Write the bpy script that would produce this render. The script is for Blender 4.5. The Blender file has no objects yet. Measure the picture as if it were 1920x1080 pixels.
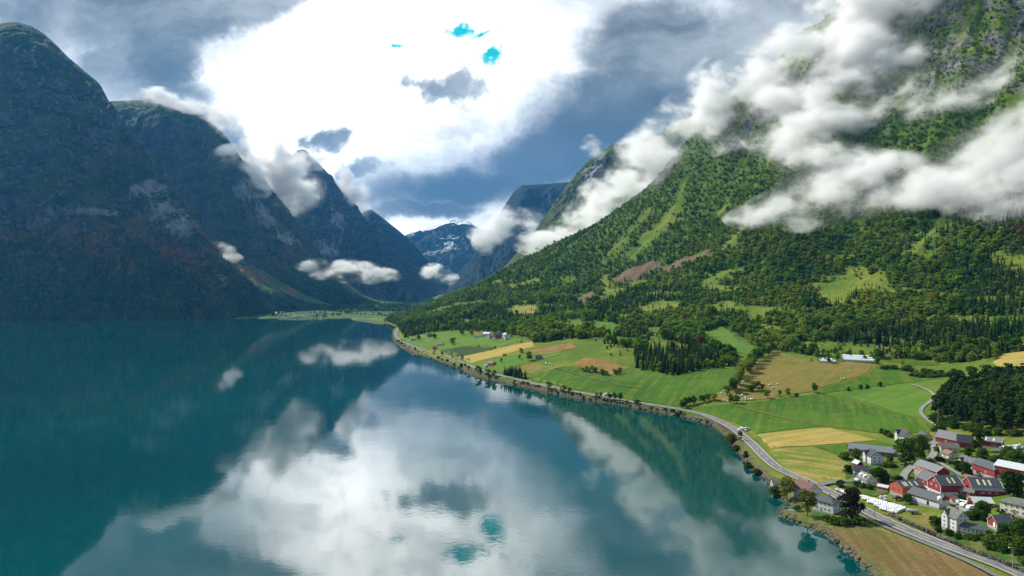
import bpy, bmesh, math, random
import numpy as np
from mathutils import Vector, Matrix

R = math.radians
SC = bpy.context.scene
COL = SC.collection
# ------------------------------------------------------------------ camera, world, sun, exposure
FPX, CX, HY, CAMH = 1280.0, 960.0, 548.0, 100.0
cam_d = bpy.data.cameras.new('camera')
cam = bpy.data.objects.new('camera', cam_d)
COL.objects.link(cam)
cam.location = (0, 0, CAMH)
cam.rotation_euler = (R(90), 0, 0)
cam_d.lens = 24.0
cam_d.sensor_width = 36.0
cam_d.shift_y = 8 / 1920
cam_d.clip_start = 1.0
cam_d.clip_end = 60000
SC.camera = cam

SUN_AZ, SUN_EL = -54.0, 43.0      # azimuth from +Y (negative = left of the view), elevation
sun_d = bpy.data.lights.new('sun', 'SUN')
sun_d.energy = 5.0
sun_d.angle = R(0.5)
sun_d.color = (1.0, 0.94, 0.84)
sun = bpy.data.objects.new('sun', sun_d)
COL.objects.link(sun)
to_sun = Vector((math.sin(R(SUN_AZ)) * math.cos(R(SUN_EL)), math.cos(R(SUN_AZ)) * math.cos(R(SUN_EL)), math.sin(R(SUN_EL))))
sun.rotation_euler = to_sun.to_track_quat('Z', 'Y').to_euler()

SC.view_settings.view_transform = 'Standard'
SC.view_settings.look = 'None'
SC.view_settings.gamma = 1
SC.view_settings.exposure = 0.5
SC.view_settings.use_curve_mapping = False
SC.render.engine = 'CYCLES'
cy = SC.cycles
cy.use_denoising = True
try:
    cy.denoiser = 'OPENIMAGEDENOISE'
except Exception:
    pass
cy.max_bounces = 8
cy.diffuse_bounces = 2
cy.glossy_bounces = 2
cy.transmission_bounces = 2
cy.transparent_max_bounces = 8
cy.volume_bounces = 5
cy.volume_step_rate = 1.0
cy.volume_max_steps = 128
cy.caustics_reflective = False
cy.caustics_refractive = False
cy.sample_clamp_indirect = 4.0


# ------------------------------------------------------------------ node helpers
class NT:
    """small expression builder for a node tree"""
    def __init__(s, tree):
        s.t = tree
        tree.nodes.clear()

    def n(s, typ, **kw):
        nd = s.t.nodes.new(typ)
        for k, v in kw.items():
            setattr(nd, k, v)
        return nd

    def put(s, sock, v):
        if hasattr(v, 'is_linked') or isinstance(v, bpy.types.NodeSocket):
            s.t.links.new(v, sock)
        else:
            sock.default_value = v

    def m(s, op, a, b=None, c=None, clamp=False):
        nd = s.n('ShaderNodeMath', operation=op, use_clamp=clamp)
        s.put(nd.inputs[0], a)
        if b is not None: s.put(nd.inputs[1], b)
        if c is not None: s.put(nd.inputs[2], c)
        return nd.outputs[0]

    def add(s, a, b): return s.m('ADD', a, b)
    def sub(s, a, b): return s.m('SUBTRACT', a, b)
    def mul(s, a, b, clamp=False): return s.m('MULTIPLY', a, b, clamp=clamp)
    def mx(s, a, b): return s.m('MAXIMUM', a, b)
    def mn(s, a, b): return s.m('MINIMUM', a, b)

    def ss(s, v, lo, hi, a=0.0, b=1.0):
        nd = s.n('ShaderNodeMapRange', interpolation_type='SMOOTHSTEP')
        s.put(nd.inputs[0], v); s.put(nd.inputs[1], lo); s.put(nd.inputs[2], hi); s.put(nd.inputs[3], a); s.put(nd.inputs[4], b)
        return nd.outputs[0]

    def lin(s, v, lo, hi, a=0.0, b=1.0):
        nd = s.n('ShaderNodeMapRange')
        s.put(nd.inputs[0], v); s.put(nd.inputs[1], lo); s.put(nd.inputs[2], hi); s.put(nd.inputs[3], a); s.put(nd.inputs[4], b)
        return nd.outputs[0]

    def mix(s, f, a, b, blend='MIX'):
        nd = s.n('ShaderNodeMix', data_type='RGBA', blend_type=blend)
        s.put(nd.inputs[0], f)
        s.put(nd.inputs[6], a if not isinstance(a, tuple) else (a + (1,))[:4])
        s.put(nd.inputs[7], b if not isinstance(b, tuple) else (b + (1,))[:4])
        return nd.outputs[2]

    def noise(s, vec, scale, detail=4, rough=0.5, dist=0.0, dim='3D', color=False):
        nd = s.n('ShaderNodeTexNoise', noise_dimensions=dim)
        if vec is not None: s.put(nd.inputs['Vector'], vec)
        nd.inputs['Scale'].default_value = scale
        nd.inputs['Detail'].default_value = detail
        nd.inputs['Roughness'].default_value = rough
        nd.inputs['Distortion'].default_value = dist
        return nd.outputs[1 if color else 0]

    def xyz(s, x, y, z):
        nd = s.n('ShaderNodeCombineXYZ')
        s.put(nd.inputs[0], x); s.put(nd.inputs[1], y); s.put(nd.inputs[2], z)
        return nd.outputs[0]

    def sep(s, v):
        nd = s.n('ShaderNodeSeparateXYZ')
        s.put(nd.inputs[0], v)
        return nd.outputs[0], nd.outputs[1], nd.outputs[2]

    def v(s, op, a, b=None):
        nd = s.n('ShaderNodeVectorMath', operation=op)
        s.put(nd.inputs[0], a)
        if b is not None: s.put(nd.inputs[1], b)
        return nd.outputs['Value'] if op in ('LENGTH', 'DOT_PRODUCT', 'DISTANCE') else nd.outputs[0]

    def pos(s): return s.n('ShaderNodeNewGeometry').outputs['Position']


MATS = {}
def material(name):
    m = bpy.data.materials.new(name)
    m.use_nodes = True
    return m, NT(m.node_tree)


def principled(t, color, rough=0.8, bump=None, bump_d=1.0, bump_s=0.5, spec=0.3, **kw):
    b = t.n('ShaderNodeBsdfPrincipled')
    t.put(b.inputs['Base Color'], color if not isinstance(color, tuple) else (color + (1,))[:4])
    t.put(b.inputs['Roughness'], rough)
    b.inputs['Specular IOR Level'].default_value = spec
    for k, v in kw.items():
        t.put(b.inputs[k], v)
    if bump is not None:
        bn = t.n('ShaderNodeBump')
        bn.inputs['Strength'].default_value = bump_s
        bn.inputs['Distance'].default_value = bump_d
        t.put(bn.inputs['Height'], bump)
        t.t.links.new(bn.outputs[0], b.inputs['Normal'])
    o = t.n('ShaderNodeOutputMaterial')
    t.t.links.new(b.outputs[0], o.inputs[0])
    return b


def plain(name, color, rough=0.7, var=0.25, scale=1.5, spec=0.3, metallic=0.0, stretch=None):
    """a paint / plaster / wood material with a slight wear pattern in object space"""
    if name in MATS: return MATS[name]
    m, t = material(name)
    tc = t.n('ShaderNodeTexCoord').outputs['Object']
    if stretch:
        tc = t.v('MULTIPLY', tc, stretch)
    n1 = t.noise(tc, scale, 5, 0.65)
    f = t.lin(n1, 0.3, 0.7, 1.0 - var, 1.0 + var)
    c = t.mix(1.0, color, t.xyz(f, f, f), 'MULTIPLY')
    principled(t, c, rough, spec=spec, Metallic=metallic)
    MATS[name] = m
    return m


# ------------------------------------------------------------------ world: Nishita sky behind a broken cloud deck
world = bpy.data.worlds.new('World')
SC.world = world
world.use_nodes = True
W = NT(world.node_tree)
SKY_STR = 0.1
sky = W.n('ShaderNodeTexSky', sky_type='NISHITA')
sky.sun_disc = False
sky.sun_elevation = R(SUN_EL)
sky.sun_rotation = R(SUN_AZ)
sky.altitude = 100
sky.air_density = 1.0
sky.dust_density = 0.6
sky.ozone_density = 1.5
D = W.n('ShaderNodeTexCoord').outputs['Generated']
dx, dy, dz = W.sep(D)
dyc = W.mx(dy, 0.08)
# tangent-plane coordinates about +Y, one unit = 1000 pixels of a 24 mm view
su = W.mul(W.m('DIVIDE', dx, dyc), 1.28)
sv = W.mul(W.m('DIVIDE', dz, dyc), 1.28)
P2 = W.xyz(su, sv, 0.0)
wn = W.noise(P2, 2.6, 6, 0.62, color=True)
warp = W.v('MULTIPLY', W.v('SUBTRACT', wn, (0.5, 0.5, 0.5)), (0.30, 0.16, 0.0))
PW = W.v('ADD', P2, warp)
fine = W.noise(P2, 7.0, 7, 0.6)


def px2(px, py): return ((px - CX) / 1000.0, (HY - py) / 1000.0)


def blob(px, py, rx, ry, rot=0.0, src=None):
    """1 at the centre, 0 on the rim of an ellipse of cloud"""
    c = px2(px, py)
    d = W.v('SUBTRACT', src or PW, (c[0], c[1], 0))
    if rot:
        rn = W.n('ShaderNodeVectorRotate', rotation_type='Z_AXIS')
        W.put(rn.inputs[0], d)
        rn.inputs['Angle'].default_value = -R(rot)
        d = rn.outputs[0]
    d = W.v('MULTIPLY', d, (1000.0 / rx, 1000.0 / ry, 0))
    return W.sub(1.0, W.v('LENGTH', d))


def union(lst):
    o = lst[0]
    for b in lst[1:]:
        o = W.mx(o, b)
    return o


left_mass = union([blob(120, -10, 440, 190), blob(260, 130, 150, 110), blob(420, 20, 170, 75, 18),
                   blob(330, 230, 120, 120), blob(430, 290, 60, 90, -30), blob(-300, 150, 480, 420), blob(470, -20, 190, 90, 20)])
right_mass = union([blob(1020, 300, 300, 95, 14), blob(1330, 150, 330, 210, 24), blob(850, 345, 230, 60, 12),
                    blob(1130, 225, 290, 130, 30), blob(1230, 70, 200, 120, 20), blob(1600, -60, 480, 260), blob(1400, 330, 420, 170),
                    blob(800, 392, 120, 26, 6), blob(1950, 200, 500, 600)])
small = union([blob(832, 178, 120, 46, -3), blob(632, 268, 80, 30, 12), blob(690, 330, 70, 34, 20)])
high = W.ss(sv, 0.85, 1.15)
edge = W.mul(W.sub(fine, 0.5), 0.75)
mL = W.ss(W.add(left_mass, edge), -0.10, 0.55)
mR = W.ss(W.add(right_mass, edge), -0.14, 0.70)
mS = W.ss(W.add(small, W.mul(W.sub(W.noise(P2, 13.0, 7, 0.62), 0.5), 1.9)), 0.0, 0.75, 0.0, 0.9)
back = W.ss(dy, 0.25, 0.02)
mask = W.mx(W.mx(mL, mR), W.mx(mS, W.mx(W.mul(high, 0.85), back)))
invm = W.sub(1.0, mask)
mask = W.sub(1.0, W.m('POWER', invm, 1.5))
# colour of the grey cloud bodies
tone = W.noise(W.v('MULTIPLY', PW, (1.0, 1.7, 1.0)), 2.9, 8, 0.58, 0.2)
dark_core = union([blob(1080, 285, 330, 120, 16), blob(880, 350, 220, 60, 8), blob(1330, 230, 240, 90, 20)])
c_body = W.mix(W.ss(tone, 0.34, 0.68), (0.092, 0.118, 0.128), (0.40, 0.43, 0.435))
c_body = W.mix(W.ss(dark_core, 0.0, 0.7, 0.0, 0.88), c_body, (0.056, 0.086, 0.102))
c_body = W.mix(W.mx(high, back), c_body, (0.30, 0.36, 0.40))
thin = W.ss(mask, 0.25, 1.0)
c_cloud = W.mix(thin, (0.60, 0.64, 0.65), c_body)
# the bright break in the deck
hot = union([blob(740, 80, 400, 200, 8), blob(610, 190, 200, 190)])
c_white = W.mix(W.ss(hot, 0.0, 0.7), (0.86, 0.90, 0.93), (2.45, 2.42, 2.36))
streaks = W.ss(W.noise(W.v('MULTIPLY', PW, (1.0, 1.5, 1.0)), 4.6, 6, 0.62), 0.34, 0.66, 0.62, 1.35)
c_white = W.mix(1.0, c_white, W.xyz(streaks, streaks, streaks), 'MULTIPLY')
holes = union([blob(866, 58, 62, 20, 0, P2), blob(922, 100, 46, 24, 14, P2), blob(915, 60, 80, 12, 22, P2), blob(735, 84, 34, 8, -8, P2)])
hm = W.ss(W.add(holes, W.mul(W.sub(W.noise(P2, 16.0, 6, 0.65), 0.5), 3.6)), 0.15, 0.95)
inv = 1.0 / SKY_STR
bright = W.mix(hm, W.v('MULTIPLY', c_white, (inv,) * 3), W.mix(1.0, sky.outputs[0], (0.02, 1.25, 0.85, 1), 'MULTIPLY'))
final = W.mix(mask, bright, W.v('MULTIPLY', c_cloud, (inv,) * 3))
bg = W.n('ShaderNodeBackground')
W.put(bg.inputs[0], final)
bg.inputs[1].default_value = SKY_STR
wo = W.n('ShaderNodeOutputWorld')
world.node_tree.links.new(bg.outputs[0], wo.inputs[0])
world.cycles.sampling_method = 'MANUAL'
world.cycles.sample_map_resolution = 512


# ------------------------------------------------------------------ object helpers
def tag(o, label=None, cat=None, group=None, kind=None):
    if label: o['label'] = label
    if cat: o['category'] = cat
    if group: o['group'] = group
    if kind: o['kind'] = kind
    return o


def link(name, me, mats=(), parent=None, loc=None):
    o = bpy.data.objects.new(name, me)
    COL.objects.link(o)
    for m in (mats if isinstance(mats, (list, tuple)) else [mats]):
        if me is not None and m is not None and me.materials.find(m.name) < 0:
            me.materials.append(m)
    if parent is not None: o.parent = parent
    if loc is not None: o.location = loc
    return o


def mesh_np(name, verts, faces, smooth=False, mat_idx=None):
    """mesh from an (n,3) array and an (m,4) or (m,3) array / list of faces"""
    me = bpy.data.meshes.new(name)
    verts = np.asarray(verts, dtype=np.float32)
    if isinstance(faces, np.ndarray):
        k = faces.shape[1]
        me.vertices.add(len(verts))
        me.vertices.foreach_set('co', verts.ravel())
        me.loops.add(faces.size)
        me.loops.foreach_set('vertex_index', faces.astype(np.int32).ravel())
        me.polygons.add(len(faces))
        me.polygons.foreach_set('loop_start', np.arange(0, faces.size, k, dtype=np.int32))
        me.polygons.foreach_set('loop_total', np.full(len(faces), k, dtype=np.int32))
        if mat_idx is not None:
            me.polygons.foreach_set('material_index', np.asarray(mat_idx, dtype=np.int32))
        me.update(calc_edges=True)
        me.validate()
    else:
        me.from_pydata([tuple(v) for v in verts], [], faces)
        me.update()
    if smooth:
        me.polygons.foreach_set('use_smooth', np.ones(len(me.polygons), dtype=bool))
    return me


def grid_faces(nr, nc, keep=None):
    i = np.arange(nr * nc).reshape(nr, nc)
    f = np.stack([i[:-1, :-1], i[:-1, 1:], i[1:, 1:], i[1:, :-1]], -1).reshape(-1, 4)
    if keep is not None:
        f = f[keep.ravel()]
    return f


def set_attr(me, name, vals):
    a = me.attributes.new(name, 'FLOAT', 'POINT')
    a.data.foreach_set('value', np.asarray(vals, dtype=np.float32).ravel())


# ------------------------------------------------------------------ numpy noise
_rs = np.random.RandomState(7)
_perm = _rs.permutation(512)
_perm = np.concatenate([_perm, _perm, _perm])
_grad = _rs.normal(size=(512, 3)); _grad /= np.linalg.norm(_grad, axis=1)[:, None]


def perlin(x, y, z):
    xi, yi, zi = np.floor(x).astype(int), np.floor(y).astype(int), np.floor(z).astype(int)
    xf, yf, zf = x - xi, y - yi, z - zi
    u, v, w = [t * t * t * (t * (t * 6 - 15) + 10) for t in (xf, yf, zf)]
    def g(i, j, k):
        h = _perm[(_perm[(_perm[(xi + i) & 511] + yi + j) & 511] + zi + k) & 511]
        gr = _grad[h]
        return gr[..., 0] * (xf - i) + gr[..., 1] * (yf - j) + gr[..., 2] * (zf - k)
    def L(a, b, t): return a + (b - a) * t
    return L(L(L(g(0,0,0), g(1,0,0), u), L(g(0,1,0), g(1,1,0), u), v), L(L(g(0,0,1), g(1,0,1), u), L(g(0,1,1), g(1,1,1), u), v), w)


def fbm(x, y, z, octv=5, gain=0.5, ridged=False):
    s = np.zeros_like(x); a = 1.0; f = 1.0; tot = 0
    for o in range(octv):
        n = perlin(x * f + o * 17.3, y * f - o * 9.1, z * f + o * 5.7)
        if ridged:
            n = 1.0 - 2.2 * np.abs(n)
        s += a * n; tot += a
        a *= gain; f *= 2.03
    return s / tot


def P(px, py, Y):
    """the point at depth Y that is seen at photograph pixel (px, py)"""
    return ((px - CX) / FPX * Y, Y, CAMH + (HY - py) / FPX * Y)


def in_poly(px, py, poly):
    px = np.asarray(px); py = np.asarray(py)
    inside = np.zeros(px.shape, bool)
    n = len(poly)
    for i in range(n):
        x0, y0 = poly[i]; x1, y1 = poly[(i + 1) % n]
        c = ((y0 > py) != (y1 > py)) & (px < (x1 - x0) * (py - y0) / ((y1 - y0) + 1e-12) + x0)
        inside ^= c
    return inside


def dist_line(x, y, pts, closed=False):
    d = np.full(np.shape(x), 1e9)
    n = len(pts)
    for i in range(n if closed else n - 1):
        ax, ay = pts[i]; bx, by = pts[(i + 1) % n]
        ux, uy = bx - ax, by - ay
        t = np.clip(((x - ax) * ux + (y - ay) * uy) / (ux * ux + uy * uy + 1e-9), 0, 1)
        d = np.minimum(d, np.hypot(x - ax - t * ux, y - ay - t * uy))
    return d


def sstep(x, a, b):
    t = np.clip((x - a) / (b - a), 0, 1)
    return t * t * (3 - 2 * t)
# ------------------------------------------------------------------ terrain of the right bank
SHORE_PX = [(1640, 1080), (1617, 1061), (1590, 1038), (1567, 1020), (1545, 1003), (1520, 991), (1494, 981), (1470, 972), (1461, 962), (1464, 954),
            (1472, 955), (1486, 961), (1499, 959), (1484, 948), (1468, 938), (1455, 929), (1444, 918), (1440, 905), (1425, 892), (1408, 880), (1393, 862),
            (1380, 843), (1364, 818), (1345, 801), (1310, 790), (1270, 780), (1235, 772), (1200, 766), (1150, 757), (1080, 746), (1040, 738),
            (1000, 728), (950, 719), (900, 706), (860, 691), (810, 673), (775, 662), (752, 650), (740, 640), (735, 628), (737, 618), (744, 613),
            (728, 606.5), (690, 601), (660, 600)]
shore = []
for (a, b) in SHORE_PX:
    Y = CAMH * FPX / (b - HY)
    shore.append(((a - CX) / FPX * Y, Y))
shore_poly = [(100, 60), (118, 190)] + shore + [(-700, 2900), (-700, 6000), (6000, 6000), (6000, 60)]

BN = (0.85, 0.53)       # uphill direction of the valley side in plan


def side_s(x, y): return BN[0] * (x - 358) + BN[1] * (y - 850)
def side_c(x, y): return -BN[1] * (x - 358) + BN[0] * (y - 850)


_gs = [0, 150, 300, 400, 550, 677, 820, 1012, 1300, 1700]
_gz = [0, 32, 78, 140, 265, 395, 585, 830, 1060, 1250]
RIDGE = [(845, 556, 2350), (870, 549, 2350), (900, 539, 2300), (950, 515, 2280), (1000, 492, 2250), (1050, 466, 2200), (1100, 440, 2150), (1150, 410, 2120), (1200, 374, 2080), (1240, 340, 2050),
         (1310, 262, 1980), (1360, 222, 1940), (1410, 180, 1900), (1480, 130, 1850), (1540, 62, 1830), (1640, -5, 1800), (1750, -90, 1780), (1900, -180, 1750), (2200, -260, 1650), (2500, -330, 1500)]
ctrl = []
for (px, py, Y) in RIDGE:
    ctrl.append(P(px, py, Y))
    ctrl.append(P(px, py + 70, Y + 300))
    ctrl.append(P(px, py + 260, Y + 900))
for s in (200, 330, 470, 600, 740, 880, 1020):
    for c in range(-900, 1500, 200):
        x = 358 + BN[0] * s - BN[1] * c; y = 850 + BN[1] * s + BN[0] * c
        px = CX + FPX * x / max(y, 50)
        ry = np.interp(px, [r[0] for r in RIDGE], [r[2] for r in RIDGE])
        if y < 120 or y > ry - 130 or px > 2700: continue
        ctrl.append((x, y, 39 + np.interp(s, _gs, _gz)))
for (px, py, z) in [(1700, 880, 9), (1900, 900, 13), (1795, 1000, 7), (1640, 870, 8), (1695, 830, 10), (1740, 772, 14), (1800, 800, 15), (1850, 742, 24),
                    (1920, 760, 26), (1775, 706, 22), (1610, 674, 30), (1890, 677, 40), (1650, 760, 13), (1500, 790, 8), (1420, 820, 5), (1530, 870, 6), (1500, 740, 13),
                    (1420, 720, 18), (1300, 762, 4.5), (1270, 704, 17), (1180, 690, 18), (1110, 720, 9), (1040, 690, 16), (1000, 700, 9), (950, 660, 22), (920, 632, 30),
                    (860, 640, 18), (860, 672, 5), (800, 630, 18), (770, 634, 10), (1117, 630, 40), (1060, 650, 30), (1350, 640, 34), (1450, 660, 32), (1300, 660, 32), (1230, 630, 44),
                    (2100, 900, 22), (2000, 1080, 9), (2300, 1080, 20), (1820, 1075, 4.5), (1700, 1010, 4), (1600, 985, 3.5), (1540, 930, 3.2), (1480, 915, 2.8),
                    (1760, 1040, 4.2), (1440, 862, 3.5), (1250, 766, 3.2), (1100, 741, 3.2), (980, 714, 3.0), (880, 686, 3.0), (800, 660, 3.0), (745, 636, 3.0), (1590, 750, 12)]:
    Y = (CAMH - z) * FPX / (py - HY)
    ctrl.append(((px - CX) / FPX * Y, Y, z))
for (px, py, Y) in [(760, 600, 1850), (800, 596, 1650), (820, 576, 1950), (780, 590, 2000), (850, 590, 1500), (950, 600, 1330), (950, 570, 1650), (1050, 600, 1180), (1050, 565, 1420), (900, 580, 1650), (740, 597, 2300)]:
    ctrl.append(P(px, py, Y))
for (x, y) in shore[::2]:
    ctrl.append((x, y, 1.6))
ctrl += [(400, 60, 15), (900, 60, 60), (1500, 300, 300), (200, 60, 4)]
ctrl = np.array(ctrl)
_S = 500.0


def _tps(r2): return 0.5 * r2 * np.log(r2 + 1e-9)


_c = ctrl[:, :2] / _S
_A = _tps(((_c[:, None] - _c[None]) ** 2).sum(-1)) + np.eye(len(_c)) * 2e-3
_Pm = np.c_[np.ones(len(_c)), _c]
_M = np.block([[_A, _Pm], [_Pm.T, np.zeros((3, 3))]])
_w = np.linalg.solve(_M, np.r_[ctrl[:, 2], 0, 0, 0])


def rbf(x, y):
    x = np.asarray(x, float) / _S; y = np.asarray(y, float) / _S
    out = _w[-3] + _w[-2] * x + _w[-1] * y
    for k in range(len(_c)):
        out = out + _w[k] * _tps((x - _c[k, 0]) ** 2 + (y - _c[k, 1]) ** 2)
    return out


# the height table: columns are directions from the origin, rows are log-spaced depths
TPX = np.linspace(640, 2560, 769)
TY = np.exp(np.linspace(np.log(110), np.log(3300), 760))
GX = (TPX[None, :] - CX) / FPX * TY[:, None]
GY = np.repeat(TY[:, None], len(TPX), 1)
GZ0 = np.empty_like(GX)
for r in range(0, len(TY), 40):
    GZ0[r:r + 40] = rbf(GX[r:r + 40], GY[r:r + 40])
sd = dist_line(GX, GY, shore_poly, True)
ins = in_poly(GX, GY, shore_poly)
GS = side_s(GX, GY); GC = side_c(GX, GY)
hillw = sstep(GZ0, 55, 190)
gul = fbm(GC / 175 + 0.25 * fbm(GX / 200, GY / 200, GX * 0, 3), GS / 620, GX * 0 + 3.1, 5, 0.55, True)
knob = fbm(GX / 260, GY / 260, GZ0 / 200, 6, 0.52)
crag = fbm(GX / 60, GY / 60, GZ0 / 60, 5, 0.6, True)
topw = sstep(GZ0, 330, 600)
GZ = GZ0 + hillw * ((gul - 0.42) * 88 * (0.45 + 0.55 * topw) + knob * 16 * hillw) + topw * crag * 13
GZ += sstep(GZ0, 22, 60) * (1 - hillw) * (fbm(GX / 110, GY / 110, GX * 0 + 7, 4) * 9)
bank = 0.62 * sd
land = np.maximum(GZ, 2.1 + 0.3 * fbm(GX / 14, GY / 14, GX * 0, 3))
land = np.where(sd < 60, np.minimum(land, bank + 0.0), land)
GZ = np.where(ins, land, -np.minimum(0.8 * sd, 18) - 0.02)


def _bil(tab, px, Y):
    c = np.clip((np.asarray(px, float) - TPX[0]) / (TPX[1] - TPX[0]), 0, len(TPX) - 1.001)
    r = np.clip((np.log(np.maximum(Y, 1)) - np.log(TY[0])) / (np.log(TY[1]) - np.log(TY[0])), 0, len(TY) - 1.001)
    ci = c.astype(int); ri = r.astype(int); cf = c - ci; rf = r - ri
    return (tab[ri, ci] * (1 - cf) + tab[ri, ci + 1] * cf) * (1 - rf) + (tab[ri + 1, ci] * (1 - cf) + tab[ri + 1, ci + 1] * cf) * rf


def hgt(x, y, tab=None):
    x = np.asarray(x, float); y = np.maximum(np.asarray(y, float), 1.0)
    return _bil(GZ if tab is None else tab, CX + FPX * x / y, y)


def hit(px, py):
    """where the sight line through a photograph pixel first meets the right bank"""
    Ys = np.exp(np.linspace(np.log(150), np.log(3200), 2400))
    z = _bil(GZ, np.full(Ys.shape, px), Ys)
    ray = CAMH + (HY - py) / FPX * Ys
    k = np.nonzero((z >= ray) & (z > -0.5))[0]
    if len(k) == 0:
        k0 = int(np.argmin(np.abs(z - ray)))
    else:
        k0 = max(int(k[0]), 1)
        a = z[k0 - 1] - ray[k0 - 1]; b = z[k0] - ray[k0]
        t = 0 if abs(b - a) < 1e-9 else -a / (b - a)
        Y = Ys[k0 - 1] + (Ys[k0] - Ys[k0 - 1]) * min(max(t, 0), 1)
        x = (px - CX) / FPX * Y
        return x, Y, float(hgt(x, Y))
    Y = Ys[k0]; x = (px - CX) / FPX * Y
    return x, Y, float(hgt(x, Y))


def poly_world(pp): return [hit(a, b)[:2] for a, b in pp]


def smooth_path(pts, step=4.0):
    """Catmull-Rom through plan points, evenly resampled"""
    p = [Vector(q) for q in pts]
    p = [p[0] * 2 - p[1]] + p + [p[-1] * 2 - p[-2]]
    out = []
    for i in range(1, len(p) - 2):
        a, b, c, d = p[i - 1:i + 3]
        n = max(2, int((c - b).length / 2))
        for k in range(n):
            t = k / n
            out.append(0.5 * ((2 * b) + (c - a) * t + (2 * a - 5 * b + 4 * c - d) * t * t + (3 * b - a - 3 * c + d) * t ** 3))
    out.append(p[-2])
    o = np.array([(v.x, v.y) for v in out])
    dd = np.r_[0, np.cumsum(np.hypot(*np.diff(o, axis=0).T))]
    s = np.arange(0, dd[-1], step)
    o = np.c_[np.interp(s, dd, o[:, 0]), np.interp(s, dd, o[:, 1])]
    for _ in range(4):
        o[1:-1] = (o[:-2] + 2 * o[1:-1] + o[2:]) / 4
    return o, s


def road_z(path, half, hf=None):
    tg = np.gradient(path, axis=0); tg /= np.linalg.norm(tg, axis=1)[:, None] + 1e-9
    nr = np.c_[-tg[:, 1], tg[:, 0]]
    f = hf or hgt
    z = np.max([f(*(path + nr * k).T) for k in (-half, -half / 2, 0, half / 2, half)], axis=0)
    for _ in range(6):
        zp = np.pad(z, 1, 'edge'); z = np.maximum(z, (zp[:-2] + zp[2:]) / 2 * 0.5 + z * 0.5)
    return z


ROAD_PX = [(1960, 1099), (1915, 1077), (1860, 1056), (1800, 1035), (1755, 1018), (1700, 995), (1640, 967.5), (1617, 955), (1580, 936), (1548, 920), (1529, 910), (1497, 896), (1472, 886), (1455, 876), (1436, 860),
           (1413, 836), (1394, 819), (1372, 802.5), (1328, 781), (1284, 769.5), (1240, 762), (1197, 756), (1171, 751.5), (1122, 743), (1072, 734), (1039, 727), (1000, 719.5), (972, 712), (938, 704), (911, 697), (891, 689.5),
           (864, 679), (840, 669), (807, 661), (786, 655), (764, 645), (748, 637.5), (742, 630), (743, 622.5), (747, 618)]
road_path, road_s = smooth_path([hit(a, b)[:2] for a, b in ROAD_PX], 3.0)
rz = hgt(road_path[:, 0], road_path[:, 1])
for _ in range(60):
    _zp = np.pad(rz, 1, 'edge'); rz = (_zp[:-2] + _zp[1:-1] * 2 + _zp[2:]) / 4
rz = np.maximum(rz, 2.4)


def bed(path, z, w0, w1):
    """level the ground under a road, easing back to the slope on both sides"""
    m = (GX > path[:, 0].min() - 30) & (GX < path[:, 0].max() + 30) & (GY > path[:, 1].min() - 30) & (GY < path[:, 1].max() + 30) & (GZ > -1)
    x, y = GX[m], GY[m]
    bd = np.full(x.shape, 1e9); bz = np.zeros(x.shape)
    for k in range(len(path)):
        d = (x - path[k, 0]) ** 2 + (y - path[k, 1]) ** 2
        c = d < bd
        bd[c] = d[c]; bz[c] = z[k]
    f = 1 - sstep(np.sqrt(bd), w0, w1)
    GZ[m] = GZ[m] * (1 - f) + bz * f


bed(road_path, rz, 6.0, 11.0)


def open_patch(x, y, z):
    """grassy openings of the wooded slope: streaks running downhill, terraces lower down"""
    c = side_c(x, y); q = side_s(x, y)
    w = fbm(x / 240, y / 240, z * 0 + 2, 4)
    st = fbm(c / 75 + 1.6 * w, q / 300, z * 0 + 4, 5, 0.55)
    te = fbm(c / 150, q / 55 + w, z * 0 + 8, 4, 0.5)
    low = 1 - sstep(z, 90, 230)
    v = st * (1 - low) + (te + 0.05) * low
    return sstep(v, 0.09, 0.19) * sstep(z, 24, 40)


# land cover of the open ground between and above the fields (stays with the ground)
MEADOW_PX = [[(1525, 560), (1550, 522), (1600, 503), (1630, 502), (1622, 532), (1585, 566), (1548, 574)],
             [(1335, 400), (1365, 382), (1366, 390), (1342, 410)], [(1400, 590), (1436, 578), (1444, 594), (1405, 606)],
             [(1478, 658), (1500, 640), (1560, 640), (1640, 655), (1640, 668), (1540, 668)],
             [(958, 590), (965, 572), (1004, 572), (1015, 586), (990, 594)], [(1118, 555), (1150, 550), (1160, 558), (1124, 564)], [(1190, 580), (1230, 564), (1280, 566), (1275, 582), (1210, 590)], [(1330, 575), (1360, 562), (1380, 570), (1350, 588)],
             [(1000, 645), (1075, 635), (1110, 640), (1190, 655), (1195, 700), (1140, 700), (1080, 685), (1020, 680)],
             [(1720, 690), (1860, 672), (1860, 695), (1800, 712), (1760, 705)], [(1050, 605), (1085, 597), (1105, 612), (1075, 630)]]
CUT_PX = [[(1138, 527), (1180, 503), (1232, 484), (1238, 499), (1190, 524), (1160, 530)], [(1236, 500), (1290, 480), (1330, 468), (1335, 478), (1290, 496), (1250, 514)], [(1080, 560), (1110, 545), (1118, 556), (1090, 572)]]
MEADOWS = [poly_world(q) for q in MEADOW_PX]
CUTS = [poly_world(q) for q in CUT_PX]
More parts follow.
